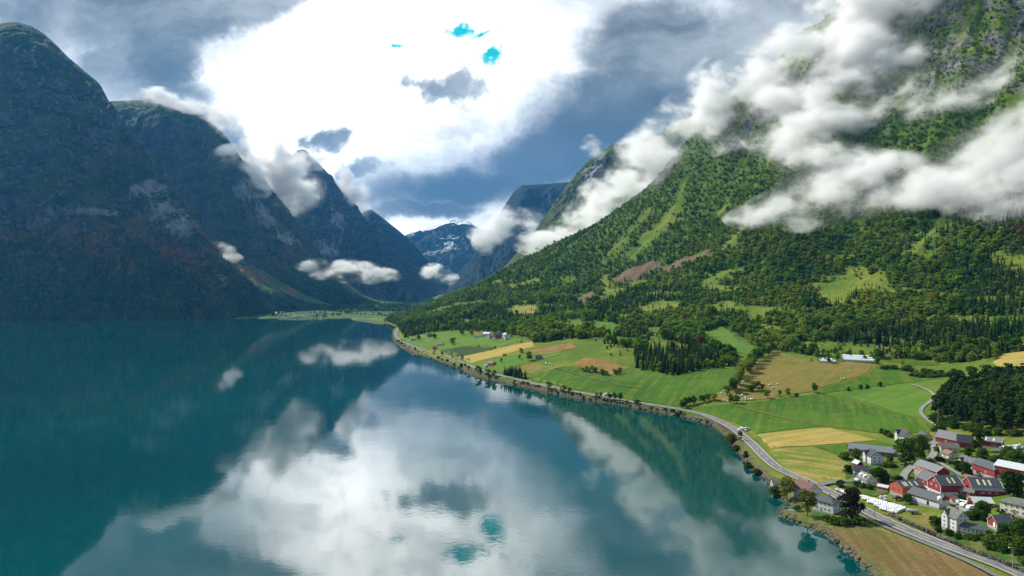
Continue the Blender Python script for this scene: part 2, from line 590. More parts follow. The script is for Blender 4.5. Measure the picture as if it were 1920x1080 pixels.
# ------------------------------------------------------------------ ground materials
def ground_material():
    m, t = material('hillside_ground')
    p = t.pos()
    def A(n): return t.n('ShaderNodeAttribute', attribute_name=n).outputs['Fac']
    n1 = t.noise(p, 0.011, 6, 0.6); n2 = t.noise(p, 0.07, 6, 0.65); n3 = t.noise(p, 0.6, 4, 0.6)
    grass = t.mix(t.ss(n1, 0.36, 0.64), (0.060, 0.118, 0.012), (0.140, 0.165, 0.022))
    grass = t.mix(t.ss(n2, 0.52, 0.75, 0, 0.7), grass, (0.215, 0.150, 0.040))
    forest = t.mix(t.ss(n2, 0.35, 0.65), (0.028, 0.064, 0.010), (0.080, 0.135, 0.016))
    c = t.mix(A('meadow'), forest, grass)
    heath = t.mix(t.ss(n2, 0.38, 0.62), (0.045, 0.092, 0.013), (0.135, 0.175, 0.024))
    c = t.mix(A('high'), c, heath)
    rock = t.mix(t.ss(t.noise(t.v('MULTIPLY', p, (1, 1, 0.4)), 0.05, 8, 0.7), 0.35, 0.65), (0.035, 0.042, 0.042), (0.20, 0.20, 0.19))
    c = t.mix(A('rock'), c, rock)
    cut = t.mix(t.ss(n3, 0.4, 0.6), (0.085, 0.058, 0.034), (0.175, 0.125, 0.082))
    c = t.mix(A('cut'), c, cut)
    shoret = t.mix(t.ss(n3, 0.35, 0.65), (0.045, 0.042, 0.032), (0.13, 0.105, 0.07))
    shoret = t.mix(t.ss(n2, 0.42, 0.6, 0, 0.8), shoret, (0.085, 0.088, 0.028))
    c = t.mix(A('shore'), c, shoret)
    h = t.add(t.mul(n2, 5.0), t.mul(n3, 0.9))
    principled(t, c, 0.95, h, 1.0, 0.6, spec=0.1)
    return m


G_MAT = ground_material()


def make_ground():
    q = GZ
    gx = np.gradient(q, axis=1) / np.maximum(np.gradient(GX, axis=1), 1e-3)
    gy = np.gradient(q, axis=0) / np.maximum(np.gradient(GY, axis=0), 1e-3)
    slope = np.hypot(gx, gy)
    X, Y, Z = GX.ravel(), GY.ravel(), q.ravel()
    wob = fbm(X / 34, Y / 34, Z * 0, 5) * 46
    wx, wy = X + wob, Y + np.roll(wob, 37)
    mead = np.zeros(X.shape)
    for mp in MEADOWS:
        mead = np.maximum(mead, in_poly(wx, wy, mp).astype(float))
    open_low = 1 - sstep(Z, 22, 40)
    patch = open_patch(X, Y, Z) * 0.95
    mead = np.maximum(np.maximum(mead, open_low), patch)
    cut = np.zeros(X.shape)
    for mp in CUTS:
        cut = np.maximum(cut, in_poly(X + wob * 0.5, Y + wob * 0.5, mp).astype(float))
    rock = sstep(slope.ravel() + 0.7 * fbm(X / 45, Y / 45, Z / 45, 5), 1.75, 2.4) * sstep(Z, 300, 560)
    gl = fbm(side_c(X, Y) / 34 + 1.2 * fbm(X / 180, Y / 180, Z * 0, 3), side_s(X, Y) / 900, Z * 0 + 6, 4, 0.5)
    rock = np.maximum(rock, sstep(gl, 0.26, 0.36) * sstep(Z + 60 * gl, 210, 330) * sstep(fbm(X / 130, Y / 130, Z * 0 + 5, 4), 0.0, 0.2))
    high = sstep(Z + 120 * fbm(X / 150, Y / 150, Z / 150, 4), 430, 620)
    sdr = sd.ravel()
    sh = 1 - sstep(sdr + 4 * fbm(X / 9, Y / 9, Z * 0, 3), 2.6, 5.5)
    keep = (q > -14)
    fk = keep[:-1, :-1] & keep[1:, 1:] & keep[1:, :-1] & keep[:-1, 1:]
    me = mesh_np('ground', np.c_[X, Y, Z], grid_faces(*q.shape, keep=fk), True)
    for n, v in (('meadow', mead), ('cut', cut), ('rock', rock), ('high', high), ('shore', sh)):
        set_attr(me, n, v)
    o = link('ground', me, G_MAT)
    tag(o, 'green right bank rising from the lake shore to the steep cloud-wrapped mountainside', 'ground', kind='structure')


make_ground()


# ------------------------------------------------------------------ water
def make_water():
    m, t = material('lake_water')
    p = t.pos()
    w1 = t.noise(t.v('MULTIPLY', p, (1.0, 1.0, 1.0)), 0.35, 3, 0.55)
    w2 = t.noise(p, 0.03, 3, 0.5)
    patch = t.ss(t.noise(p, 0.006, 4, 0.55), 0.35, 0.7, 0.35, 1.0)
    bump = t.mul(t.add(t.mul(w1, 0.09), t.mul(w2, 0.36)), patch)
    bn = t.n('ShaderNodeBump'); bn.inputs['Strength'].default_value = 0.22; bn.inputs['Distance'].default_value = 1.0
    t.put(bn.inputs['Height'], bump)
    b = t.n('ShaderNodeBsdfPrincipled')
    col = t.mix(t.ss(t.noise(p, 0.004, 3, 0.5), 0.3, 0.7), (0.0, 0.035, 0.038), (0.0, 0.054, 0.055))
    t.put(b.inputs['Base Color'], col)
    b.inputs['Roughness'].default_value = 0.03
    b.inputs['IOR'].default_value = 1.68
    t.t.links.new(bn.outputs[0], b.inputs['Normal'])
    o = t.n('ShaderNodeOutputMaterial'); t.t.links.new(b.outputs[0], o.inputs[0])
    me = mesh_np('water', [(-6000, -600, 0), (5000, -600, 0), (5000, 9000, 0), (-6000, 9000, 0)], [(0, 1, 2, 3)])
    tag(link('water', me, m), 'calm teal fjord lake mirroring the clouds and mountains', 'lake', kind='structure')


make_water()


# ------------------------------------------------------------------ the mountains
def mountain_material(name, veg, veg2, rust, rock, rock_amt, snow=0.0, rust_amt=0.5, scale=1.0, wood=0.0):
    m, t = material(name)
    p = t.pos()
    nz = t.sep(t.n('ShaderNodeNewGeometry').outputs['Normal'])[2]
    pz = t.sep(p)[2]
    ps = t.v('MULTIPLY', p, (1, 1, 0.35))
    big = t.noise(p, 0.0022 * scale, 6, 0.6)
    mid = t.noise(p, 0.010 * scale, 8, 0.66)
    fin = t.noise(p, 0.05 * scale, 8, 0.7)
    rk = t.noise(ps, 0.016 * scale, 9, 0.72)
    c = t.mix(t.ss(mid, 0.36, 0.64), veg, veg2)
    low = t.ss(t.add(pz, t.mul(big, 500)), 800, 420)
    c = t.mix(t.mul(t.ss(t.add(mid, t.mul(big, 0.5)), 0.66, 0.82), t.mul(low, rust_amt)), c, rust)
    rc = t.mix(t.ss(rk, 0.35, 0.68), tuple(x * 0.25 for x in rock), rock)
    steep = t.ss(t.add(nz, t.mul(t.sub(rk, 0.5), 1.1)), 0.52 + rock_amt, 0.22 + rock_amt)
    c = t.mix(t.mul(steep, t.ss(fin, 0.2, 0.55)), c, rc)
    streak = t.ss(t.noise(t.v('MULTIPLY', p, (1, 1, 0.16)), 0.02 * scale, 5, 0.7), 0.64, 0.78)
    c = t.mix(t.mul(t.mul(streak, t.ss(nz, 0.7, 0.45)), 0.55), c, tuple(min(1, x * 1.9) for x in rock))
    at = t.n('ShaderNodeAttribute', attribute_name='bare').outputs['Fac']      # pale rock where slabs have come down
    slab = t.ss(t.add(at, t.mul(t.sub(t.noise(t.v('MULTIPLY', p, (1, 1, 0.22)), 0.030, 7, 0.72), 0.5), 2.4)), 0.45, 0.85)
    c = t.mix(t.mul(slab, t.ss(at, 0.02, 0.25)), c, (0.25, 0.265, 0.275))
    if wood:
        wd = t.ss(t.add(t.add(pz, t.mul(t.sub(big, 0.5), 900)), t.mul(t.sub(mid, 0.5), 300)), wood + 90, wood - 70, 0.0, 0.9)
        c = t.mix(wd, c, t.mix(t.ss(fin, 0.35, 0.65), (0.024, 0.068, 0.022), (0.080, 0.155, 0.038)))
        sc = t.mul(t.ss(t.add(mid, t.mul(big, 0.6)), 0.80, 0.95), t.ss(pz, 420, 250))
        c = t.mix(t.mul(sc, rust_amt), c, rust)
    if snow:
        sn = t.mul(t.ss(t.add(t.noise(p, 0.0035 * scale, 6, 0.6), t.mul(nz, 0.12)), 0.74 - snow, 0.78 - snow), t.ss(pz, 500, 900))
        c = t.mix(sn, c, (0.78, 0.82, 0.86))
    h = t.add(t.mul(mid, 40.0 / scale), t.add(t.mul(fin, 9.0 / scale), t.mul(rk, 18.0 / scale)))
    principled(t, c, 0.95, h, 1.0, 0.75, spec=0.1)
    return m


PATCHES = {}
def patch(name, label, ridge, foot, mat, n=(420, 300), curve=1.25, amp=90, ridge_amp=8, rib=0.5, seed=0.0, back=True, flat=None, wl=520.0, cliffs=()):
    """a mountain: the surface between its crest line and its foot line, roughened by ribs, gullies and crags, and its far side"""
    rg = np.array([P(*a) for a in ridge]); ft = np.array([P(*a) for a in foot])
    def res(a, k):
        d = np.r_[0, np.cumsum(np.linalg.norm(np.diff(a, axis=0), axis=1))]; d /= d[-1]
        q = np.linspace(0, 1, k)
        out = np.c_[[np.interp(q, d, a[:, j]) for j in range(3)]].T
        ker = np.array([1, 2, 3, 2, 1.]) / 9
        sm = out.copy()
        for _ in range(2):
            pad = np.pad(sm, ((2, 2), (0, 0)), 'edge')
            sm = sum(pad[i:i + k] * ker[i] for i in range(5))
        return sm
    nu, nv = n
    ra, fa = res(rg, nu), res(ft, nu)
    t = np.linspace(0, 1, nv)[:, None]
    X = ra[None, :, 0] * (1 - t) + fa[None, :, 0] * t
    Y = ra[None, :, 1] * (1 - t) + fa[None, :, 1] * t
    prof = (1 - t) ** curve
    # the upper dome, the cliff band and the scree apron
    Z = fa[None, :, 2] + (ra[None, :, 2] - fa[None, :, 2]) * prof
    hgt_tot = np.maximum(ra[None, :, 2] - fa[None, :, 2], 1)
    wgt = np.clip(np.minimum(t / 0.16, (1 - t) / 0.12), 0, 1) ** 0.8
    hs = np.clip(hgt_tot / 700.0, 0.12, 1.2)
    u = np.linspace(0, 1, nu)[None, :] * np.linalg.norm(np.diff(ra, axis=0), axis=1).sum() + t * 0
    ribs = fbm(u / wl + 0.35 * fbm(X / 700, Y / 700, Z / 700 + seed, 3), t * 1.3 + seed, Z * 0 + seed, 5, 0.55, True)
    rough = fbm(X / 330 + seed, Y / 330, Z / 260, 7, 0.55)
    crag = fbm(X / 90, Y / 90 + seed, Z / 140, 6, 0.62, True)
    disp = wgt * hs * amp * (rib * ribs * 1.5 + rough * 1.3 + 0.36 * crag)
    shp = np.clip(t / 0.05, 0, 1)
    rj = ridge_amp * (fbm(u / 120, u * 0 + seed, u * 0 + 2, 6, 0.6, True) - 0.3) * (1 - sstep(t, 0, 0.2)) * np.clip(hgt_tot / 200, 0, 1)
    # push along the mean face normal (outwards and up)
    nx = fa[None, :, 0] - ra[None, :, 0]; ny = fa[None, :, 1] - ra[None, :, 1]
    ln = np.hypot(nx, ny) + 1e-6
    X = X + disp * 0.75 * nx / ln; Y = Y + disp * 0.75 * ny / ln
    Z = Z + disp * 0.35 + rj
    if flat is not None:
        Z = np.minimum(Z, flat + 3 * rough)
    V = np.stack([X, Y, Z], -1)
    PATCHES[name + str(seed)] = V
    F = grid_faces(nv, nu)
    verts = V.reshape(-1, 3)
    if back:
        bk = V[0].copy()
        b2 = bk.copy(); b2[:, 0] -= nx[0] / ln[0] * 350; b2[:, 1] -= ny[0] / ln[0] * 350; b2[:, 2] -= hgt_tot[0] * 0.22 + 5
        b3 = bk.copy(); b3[:, 0] -= nx[0] / ln[0] * 1100; b3[:, 1] -= ny[0] / ln[0] * 1100; b3[:, 2] = np.minimum(fa[:, 2], 0) - 5
        verts = np.r_[verts, b2, b3]
        n0 = nu * nv
        i = np.arange(nu - 1)
        F = np.r_[F, np.c_[i + 1, i, n0 + i, n0 + i + 1], np.c_[n0 + i + 1, n0 + i, n0 + nu + i, n0 + nu + i + 1]]
    bare = np.zeros(len(verts))
    spx = CX + FPX * verts[:, 0] / verts[:, 1]; spy = HY - (verts[:, 2] - CAMH) / verts[:, 1] * FPX
    for (cpx, cpy, rx, rz_) in cliffs:
        cand = np.nonzero((np.abs(spx - cpx) < 8) & (np.abs(spy - cpy) < 8))[0]
        if len(cand) == 0: continue
        q = verts[cand[np.argmin(verts[cand, 1])]]
        dd = np.sqrt(((verts[:, 0] - q[0]) / rx) ** 2 + ((verts[:, 1] - q[1]) / 260.0) ** 2 + ((verts[:, 2] - q[2]) / rz_) ** 2)
        bare = np.maximum(bare, np.clip(1 - dd, 0, 1))
    me = mesh_np(name, verts, F, True)
    set_attr(me, 'bare', bare)
    o = link(name, me, mat)
    tag(o, label, 'mountain', kind='structure')
    return V


MM1 = mountain_material('near_mountain', (0.012, 0.038, 0.011), (0.060, 0.094, 0.022), (0.19, 0.105, 0.034), (0.20, 0.21, 0.215), -0.13, rust_amt=1.0, wood=210)
MM2 = mountain_material('wall_mountain', (0.018, 0.044, 0.014), (0.082, 0.105, 0.030), (0.13, 0.07, 0.026), (0.17, 0.18, 0.185), -0.12, wood=190)
MM3 = mountain_material('far_mountain', (0.010, 0.022, 0.012), (0.026, 0.042, 0.02), (0.05, 0.04, 0.025), (0.16, 0.17, 0.18), 0.0, snow=0.0)
MM6 = mountain_material('shade_painted_mountain', (0.006, 0.016, 0.010), (0.014, 0.026, 0.014), (0.03, 0.025, 0.018), (0.09, 0.10, 0.11), -0.05)  # darker than the far mountain: cloud shadow is put into its colour
MM5 = mountain_material('snow_mountain', (0.02, 0.03, 0.02), (0.04, 0.05, 0.03), (0.05, 0.045, 0.03), (0.16, 0.17, 0.18), 0.08, snow=0.13, scale=0.8)

FAR_Y = CAMH * FPX / (597 - HY)
V1 = patch('mountain', 'dark domed mountain rising straight from the lake with rust-brown scree and pale cliff',
      [(-420, 250, 3050), (-250, 160, 3150), (-110, 85, 3250), (-30, 52, 3330), (5, 44, 3350), (35, 43, 3360), (60, 50, 3370), (85, 66, 3380), (130, 110, 3400), (185, 158, 3430), (207, 205, 3440), (235, 240, 3470),
       (262, 272, 3500), (300, 328, 3560), (345, 400, 3620), (390, 447, 3660), (470, 497, 3720), (560, 548, 3750), (620, 572, 3760)],
      [(-420, 599, 2540), (-100, 598.5, 2600), (200, 598, 2608), (440, 597.5, 2618), (520, 588, 3050), (570, 585, 3350), (640, 581, 3650)], MM1, (560, 420), 1.18, 150, 9, 0.55, 1.0, cliffs=[(285, 345, 110, 150), (315, 380, 110, 150), (345, 415, 90, 110), (170, 398, 300, 40)])
V2 = patch('mountain', 'second grey-green mountain wall on the left bank with a flat cloud-touched top',
      [(60, 230, 4300), (205, 191, 4300), (290, 187, 4300), (318, 200, 4320), (340, 207, 4350), (380, 216, 4400), (420, 252, 4430), (460, 308, 4480), (520, 366, 4560), (560, 424, 4650), (602, 484, 4800), (660, 545, 4950), (720, 570, 5050)],
      [(60, 585, 3500), (300, 580, 3500), (480, 575, 3550), (580, 572, 3800), (660, 573, 4200), (740, 575, 4700)], MM2, (480, 340), 1.15, 150, 9, 0.6, 2.0, cliffs=[(470, 350, 130, 190), (505, 395, 130, 190), (545, 440, 110, 150), (330, 350, 40, 260)])
V3 = patch('mountain', 'sharp blue peak poking through white cloud behind the left mountain wall',
      [(440, 440, 6000), (500, 372, 6000), (535, 318, 6000), (551, 288, 6000), (560, 281, 6000), (572, 281, 6000), (584, 294, 6020), (612, 322, 6050), (640, 371, 6100), (680, 410, 6180), (720, 455, 6280), (790, 512, 6450), (850, 552, 6700)],
      [(440, 565, 4900), (600, 566, 5000), (720, 566, 5400), (800, 566, 5900), (860, 566, 6300)], MM3, (400, 300), 1.1, 150, 10, 0.6, 3.0, cliffs=[(600, 340, 160, 300), (640, 400, 160, 300), (560, 330, 160, 200), (620, 460, 200, 200)])
V4 = patch('mountain', 'low blue spur sloping down to the valley mouth beside the blue peak',
      [(620, 455, 7500), (660, 415, 7500), (685, 395, 7500), (696, 393, 7500), (720, 411, 7500), (770, 451, 7650), (800, 488, 7800), (850, 530, 8000), (900, 552, 8200)],
      [(620, 562, 6500), (750, 562, 6600), (850, 562, 6900), (920, 562, 7300)], MM6, (280, 220), 1.1, 150, 8, 0.6, 4.0)
V5 = patch('mountain', 'farthest blue mountain with white snow patches at the head of the valley',
      [(660, 480, 10000), (745, 447, 10000), (780, 432, 10000), (815, 425, 10000), (850, 413, 10000), (880, 417, 10000), (905, 430, 10000), (940, 437, 10000), (1020, 448, 10000)],
      [(660, 560, 8600), (850, 560, 8400), (1020, 560, 8600)], MM5, (300, 240), 1.0, 190, 10, 0.6, 5.0)
V6 = patch('mountain', 'dark blue flat-topped mountain under the cloud right of the snowy peak',
      [(800, 556, 7700), (850, 520, 7800), (880, 490, 7900), (905, 452, 8000), (925, 424, 8000), (945, 388, 8000), (962, 362, 8000), (978, 348, 8000), (1020, 346, 8000), (1075, 341, 8000), (1160, 300, 8000)],
      [(800, 560, 6900), (900, 562, 6300), (1000, 562, 6000), (1160, 562, 5800)], MM6, (300, 260), 1.05, 170, 9, 0.6, 6.0)
V7 = patch('mountain', 'steep dark green mountain shoulder behind the sunlit right slope',
      [(845, 555, 4700), (900, 536, 4550), (950, 498, 4430), (990, 452, 4330), (1012, 424, 4290), (1035, 390, 4250), (1062, 350, 4200), (1100, 305, 4170), (1130, 281, 4150), (1150, 272, 4150), (1185, 270, 4150), (1220, 262, 4180), (1300, 215, 4220), (1400, 150, 4250)],
      [(850, 560, 3900), (930, 562, 3450), (1020, 562, 3100), (1200, 562, 2900), (1400, 562, 2800)], MM2, (420, 320), 1.12, 110, 8, 0.6, 7.0, cliffs=[(960, 500, 60, 260), (920, 530, 60, 160), (1110, 330, 160, 160)])


# ------------------------------------------------------------------ valley floor beyond the lake's head
def plain_h(x, y):
    px = CX + FPX * x / y
    base = 2.2 + np.maximum(y - 2630, 0) * 0.0075
    rise = 0.10 * np.maximum(y - 3500, 0) * sstep(fbm(x / 600, y / 900, x * 0 + 11, 4), -0.1, 0.4)
    mound = 26 * np.maximum(fbm(x / 260, y / 260, x * 0 + 5, 4), 0) * sstep(y, 2900, 3500)
    shore_y = FAR_Y + 14 * fbm(x / 160, x * 0, x * 0 + 3, 4) - 1.9 * np.maximum(px - 700, 0)
    return np.where(y < shore_y + 4, np.minimum(base, (y - shore_y) * 0.6), base + rise * 0.4 + mound)


def make_plain():
    px = np.linspace(-100, 1000, 420); Y = np.exp(np.linspace(np.log(2380), np.log(8500), 330))
    X = (px[None] - CX) / FPX * Y[:, None]; YY = np.repeat(Y[:, None], len(px), 1)
    Z = plain_h(X, YY)
    m, t = material('valley_floor')
    p = t.pos()
    n1 = t.noise(p, 0.008, 5, 0.6); n2 = t.noise(p, 0.04, 5, 0.6)
    c = t.mix(t.ss(n1, 0.42, 0.58), (0.020, 0.050, 0.012), (0.060, 0.130, 0.020))
    c = t.mix(t.ss(n2, 0.5, 0.7, 0, 0.6), c, (0.15, 0.14, 0.05))
    principled(t, c, 0.95, t.mul(n2, 6), spec=0.1)
    o = link('valley_floor', mesh_np('valley_floor', np.stack([X, YY, Z], -1).reshape(-1, 3), grid_faces(*X.shape), True), m)
    tag(o, 'flat farmed valley floor at the far head of the lake', 'valley floor', kind='structure')


make_plain()

# ------------------------------------------------------------------ haze
def make_haze():
    m, t = material('valley_haze')
    v = t.n('ShaderNodeVolumePrincipled')
    v.inputs['Color'].default_value = (0.08, 0.42, 1.0, 1)
    v.inputs['Density'].default_value = 0.000025
    v.inputs['Anisotropy'].default_value = 0.25
    o = t.n('ShaderNodeOutputMaterial')
    t.t.links.new(v.outputs[0], o.inputs['Volume'])
    a, b = (-7000, -900, -24), (7000, 12500, 2450)
    vs = [(x, y, z) for z in (a[2], b[2]) for y in (a[1], b[1]) for x in (a[0], b[0])]
    me = mesh_np('haze', vs, [(0, 2, 3, 1), (4, 5, 7, 6), (0, 1, 5, 4), (2, 6, 7, 3), (0, 4, 6, 2), (1, 3, 7, 5)])
    tag(link('haze', me, m), 'pale blue air filling the whole valley', 'haze', kind='stuff')


make_haze()
# ------------------------------------------------------------------ fields, roads, shore
def field_material(name, ca, cb, cc, ang, stripe=0.35, wl=0.16):
    if name in MATS: return MATS[name]
    m, t = material(name)
    p = t.pos()
    rn = t.n('ShaderNodeVectorRotate', rotation_type='Z_AXIS'); t.put(rn.inputs[0], p); rn.inputs['Angle'].default_value = R(ang)
    q = t.v('MULTIPLY', rn.outputs[0], (wl, wl * 0.04, 0))
    st = t.noise(q, 1.0, 3, 0.7)
    n1 = t.noise(p, 0.016, 5, 0.62); n2 = t.noise(p, 0.09, 5, 0.7); n3 = t.noise(p, 0.7, 3, 0.6)
    c = t.mix(t.ss(n1, 0.36, 0.64), ca, cb)
    c = t.mix(t.ss(t.add(t.mul(st, stripe), t.mul(n2, 1 - stripe)), 0.44, 0.62, 0, 0.9), c, cc)
    f = t.lin(n3, 0.25, 0.75, 0.78, 1.22)
    c = t.mix(1.0, c, t.xyz(f, f, f), 'MULTIPLY')
    principled(t, c, 0.95, n3, 0.25, 0.5, spec=0.08)
    MATS[name] = m
    return m


def cover(name, label, poly, mat, lift=0.30, cell=7.0, kind='structure', cat='field', jit=1.1, world=False, hf=None):
    """a sheet that follows the ground inside a plan outline"""
    pw = poly if world else poly_world(poly)
    pts = []
    rr = random.Random(len(name) + int(abs(pw[0][0]) * 10))
    for i in range(len(pw)):
        a, b = Vector(pw[i]), Vector(pw[(i + 1) % len(pw)])
        k = max(1, int((b - a).length / 9))
        nrm = Vector((-(b - a).y, (b - a).x)).normalized() if (b - a).length > 1e-6 else Vector((0, 0))
        for j in range(k):
            q = a.lerp(b, j / k)
            if j: q = q + nrm * rr.uniform(-jit, jit)
            pts.append(q)
    bm = bmesh.new()
    vs = [bm.verts.new((p.x, p.y, 0)) for p in pts]
    es = [bm.edges.new((vs[i], vs[(i + 1) % len(vs)])) for i in range(len(vs))]
    bmesh.ops.triangle_fill(bm, use_beauty=True, use_dissolve=False, edges=es, normal=(0, 0, 1))
    xs = [p.x for p in pts]; ys = [p.y for p in pts]
    dmid = sum(ys) / len(ys)
    cl = max(cell, cell * dmid / 600)
    for ax, lo, hi in ((0, min(xs), max(xs)), (1, min(ys), max(ys))):
        k = lo + cl
        while k < hi:
            co = (k, 0, 0) if ax == 0 else (0, k, 0)
            no = (1, 0, 0) if ax == 0 else (0, 1, 0)
            bmesh.ops.bisect_plane(bm, geom=bm.verts[:] + bm.edges[:] + bm.faces[:], plane_co=co, plane_no=no)
            k += cl
    co = np.array([v.co[:] for v in bm.verts])
    z = (hf or hgt)(co[:, 0], co[:, 1]) + lift * max(1.0, dmid / 700)
    for v, zz in zip(bm.verts, z): v.co.z = zz
    me = bpy.data.meshes.new(name)
    bm.to_mesh(me); bm.free()
    for p in me.polygons:
        p.use_smooth = True
    if len(me.polygons) and me.polygons[0].normal.z < 0:
        me.flip_normals()
    o = link(name, me, mat)
    tag(o, label, cat, kind=kind)
    return o


FG = field_material('lush_grass', (0.030, 0.086, 0.008), (0.048, 0.116, 0.011), (0.092, 0.128, 0.018), 24, 0.6, 0.22)
FG2 = field_material('light_grass', (0.052, 0.130, 0.014), (0.072, 0.150, 0.018), (0.105, 0.155, 0.028), 60, 0.5)
FT = field_material('dry_hay', (0.095, 0.118, 0.017), (0.150, 0.130, 0.030), (0.205, 0.140, 0.050), 38, 0.4)
FH = field_material('cut_hay_stubble', (0.27, 0.205, 0.052), (0.215, 0.185, 0.042), (0.33, 0.25, 0.085), 75, 0.6)
FH2 = field_material('mown_hay', (0.150, 0.165, 0.026), (0.090, 0.135, 0.020), (0.30, 0.20, 0.085), -38, 0.65)
FB = field_material('brown_stubble', (0.112, 0.078, 0.030), (0.070, 0.094, 0.020), (0.150, 0.105, 0.048), 12, 0.75, 0.30)
FD = field_material('orchard_rows', (0.016, 0.038, 0.012), (0.030, 0.058, 0.016), (0.055, 0.085, 0.022), 50, 0.8, 0.25)
FR = field_material('rusty_bracken', (0.20, 0.115, 0.038), (0.125, 0.10, 0.028), (0.26, 0.155, 0.06), 10, 0.2)
FL = field_material('lawn_grass', (0.030, 0.085, 0.012), (0.055, 0.105, 0.018), (0.12, 0.11, 0.035), 0, 0.1)

FIELDS = [
    ('brown stubble field between the lake shore and the cycle path', FB, [(1560, 988), (1583, 987), (1617, 986), (1654, 996), (1686, 1006), (1732, 1025), (1801, 1051), (1846, 1073), (1869, 1086), (1900, 1102), (1672, 1102), (1654, 1076), (1619, 1047), (1592, 1021), (1569, 1004)]),
    ('yellow stubble field with a pointed right end above the hay meadow', FH, [(1419, 817), (1494, 807), (1555, 803), (1644, 826), (1590, 831), (1507, 837), (1445, 842)]),
    ('mown yellow-green hay meadow in the bend of the lake road', FH2, [(1447, 845), (1523, 839), (1566, 853), (1588, 868), (1600, 876), (1612, 905), (1574, 905), (1528, 905), (1511, 901), (1488, 888), (1464, 871), (1452, 858)]),
    ('small green meadow beside the long grey barn', FG, [(1526, 838), (1592, 832.5), (1646, 828), (1672, 833), (1684, 842), (1588, 836), (1586, 864), (1568, 852)]),
    ('broad dark green field above the yellow stubble', FG, [(1303, 773), (1306, 765), (1374, 757.5), (1429, 753), (1526, 740), (1549, 740), (1605, 752), (1736, 791), (1742, 797), (1752, 803), (1740, 812), (1700, 812), (1690, 808), (1649, 813), (1600, 806), (1545, 799), (1419, 814), (1408, 806), (1366, 789)]),
    ('lighter green field beside the gravel track', FG2, [(1552, 739), (1700, 720.5), (1720, 727), (1749, 742), (1740, 756), (1724, 772), (1736, 788), (1606, 750)]),
    ('green field wedged under the tan hay field', FG, [(1525, 736), (1545, 738), (1697, 718), (1776, 707), (1710, 702), (1720, 692), (1658, 686), (1641, 687), (1631, 700), (1585, 716)]),
    ('wide tan hay field dotted with white bales', FT, [(1452, 658), (1481, 667), (1526, 679), (1590, 679), (1636, 684), (1627, 699), (1581, 714), (1520, 735), (1439, 748), (1361, 754), (1321, 746), (1365, 736), (1390, 715), (1409, 692), (1440, 668)]),
    ('long green field between the lake road and the spruce stand', FG, [(985, 708), (1066, 686.5), (1092, 690), (1104, 697), (1151, 705), (1186, 693), (1273, 707.5), (1317, 696), (1381, 689.5), (1370, 712), (1350, 733), (1268, 763), (1197, 752), (1072, 730), (1002, 716)]),
    ('small tan paddock above the road by the spruce row', FT, [(974, 687), (1004, 680), (1032, 690), (998, 701), (960, 700)]),
    ('thin green strip below the dark hillside wood', FG, [(1660, 677), (1687, 673.5), (1762, 681), (1757, 686), (1700, 683)]),
    ('yellow hay field at the foot of the wood, far right', FH, [(1861, 681), (1881, 664), (1920, 659), (2000, 655), (2000, 690), (1920, 688), (1870, 690)]),
    ('pale green clearing above the row of broadleaf trees', FG2, [(1316, 637), (1322, 627), (1352, 611), (1374, 628), (1417, 653), (1403, 666), (1372, 655)]),
    ('bright green clearing on the wooded knoll', FG2, [(1117, 603), (1149, 605), (1168, 617), (1149, 630), (1117, 629), (1108, 616)]),
    ('small bright clearing behind the spruce stand', FG2, [(1213, 613), (1246, 614), (1238, 632), (1217, 627)]),
    ('light green pasture around the distant farm', FG2, [(757, 637), (800, 627), (858, 624), (958, 633), (984, 638), (940, 650), (868, 650), (822, 657), (776, 648)]),
    ('dark orchard rows below the distant farm', FD, [(825, 658), (868, 651), (932, 651.5), (894, 663), (857, 669)]),
    ('narrow straw-coloured strip field running down to the road', FH, [(860, 670.5), (926, 656.5), (997, 641), (1002, 651), (942, 668), (884, 681)]),
    ('green pasture with a small orange cottage', FG2, [(888, 682), (945, 669), (978, 664), (1055, 656), (1050, 666), (1002, 679), (970, 687), (938, 700), (907, 694)]),
    ('rust-brown bracken slope above the green pasture', FR, [(980, 663), (1023, 650), (1071, 643), (1082, 652), (1030, 663)]),
    ('rusty bracken patch left of the spruce stand', FR, [(1075, 683), (1097, 671), (1136, 675), (1180, 690), (1150, 703), (1100, 694), (1088, 687)]),
    ('golden clearing high among the hillside trees', FH2, [(960, 588), (968, 574), (1004, 574), (1012, 587), (988, 592)]),
    ('dull green lawn around the white lakeside houses', FL, [(1478, 944), (1500, 948), (1545, 945), (1580, 950), (1612, 980), (1586, 985), (1556, 985), (1520, 984), (1490, 975), (1469, 966), (1468, 959), (1500, 963), (1507, 958)]),
    ('dry grass strip between the road and the bale rows', FT, [(1645, 962), (1700, 966), (1742, 962), (1775, 985), (1762, 1004), (1712, 980), (1680, 970)]),
    ('green garden around the tall white house', FL, [(1745, 990), (1768, 985), (1840, 970), (1925, 985), (1930, 1062), (1870, 1052), (1800, 1020)]),
    ('village green between the white houses and the red barns', FL, [(1588, 880), (1600, 868), (1640, 876), (1690, 872), (1700, 880), (1688, 898), (1670, 905), (1665, 925), (1640, 932), (1600, 922), (1585, 905)]),
    ('lawn strip between the upper houses and the gravel lane', FL, [(1756, 862), (1768, 848), (1850, 862), (1850, 880), (1820, 895), (1800, 890)]),
]
for lab, mt, pp in FIELDS:
    cover('field', lab, pp, mt)


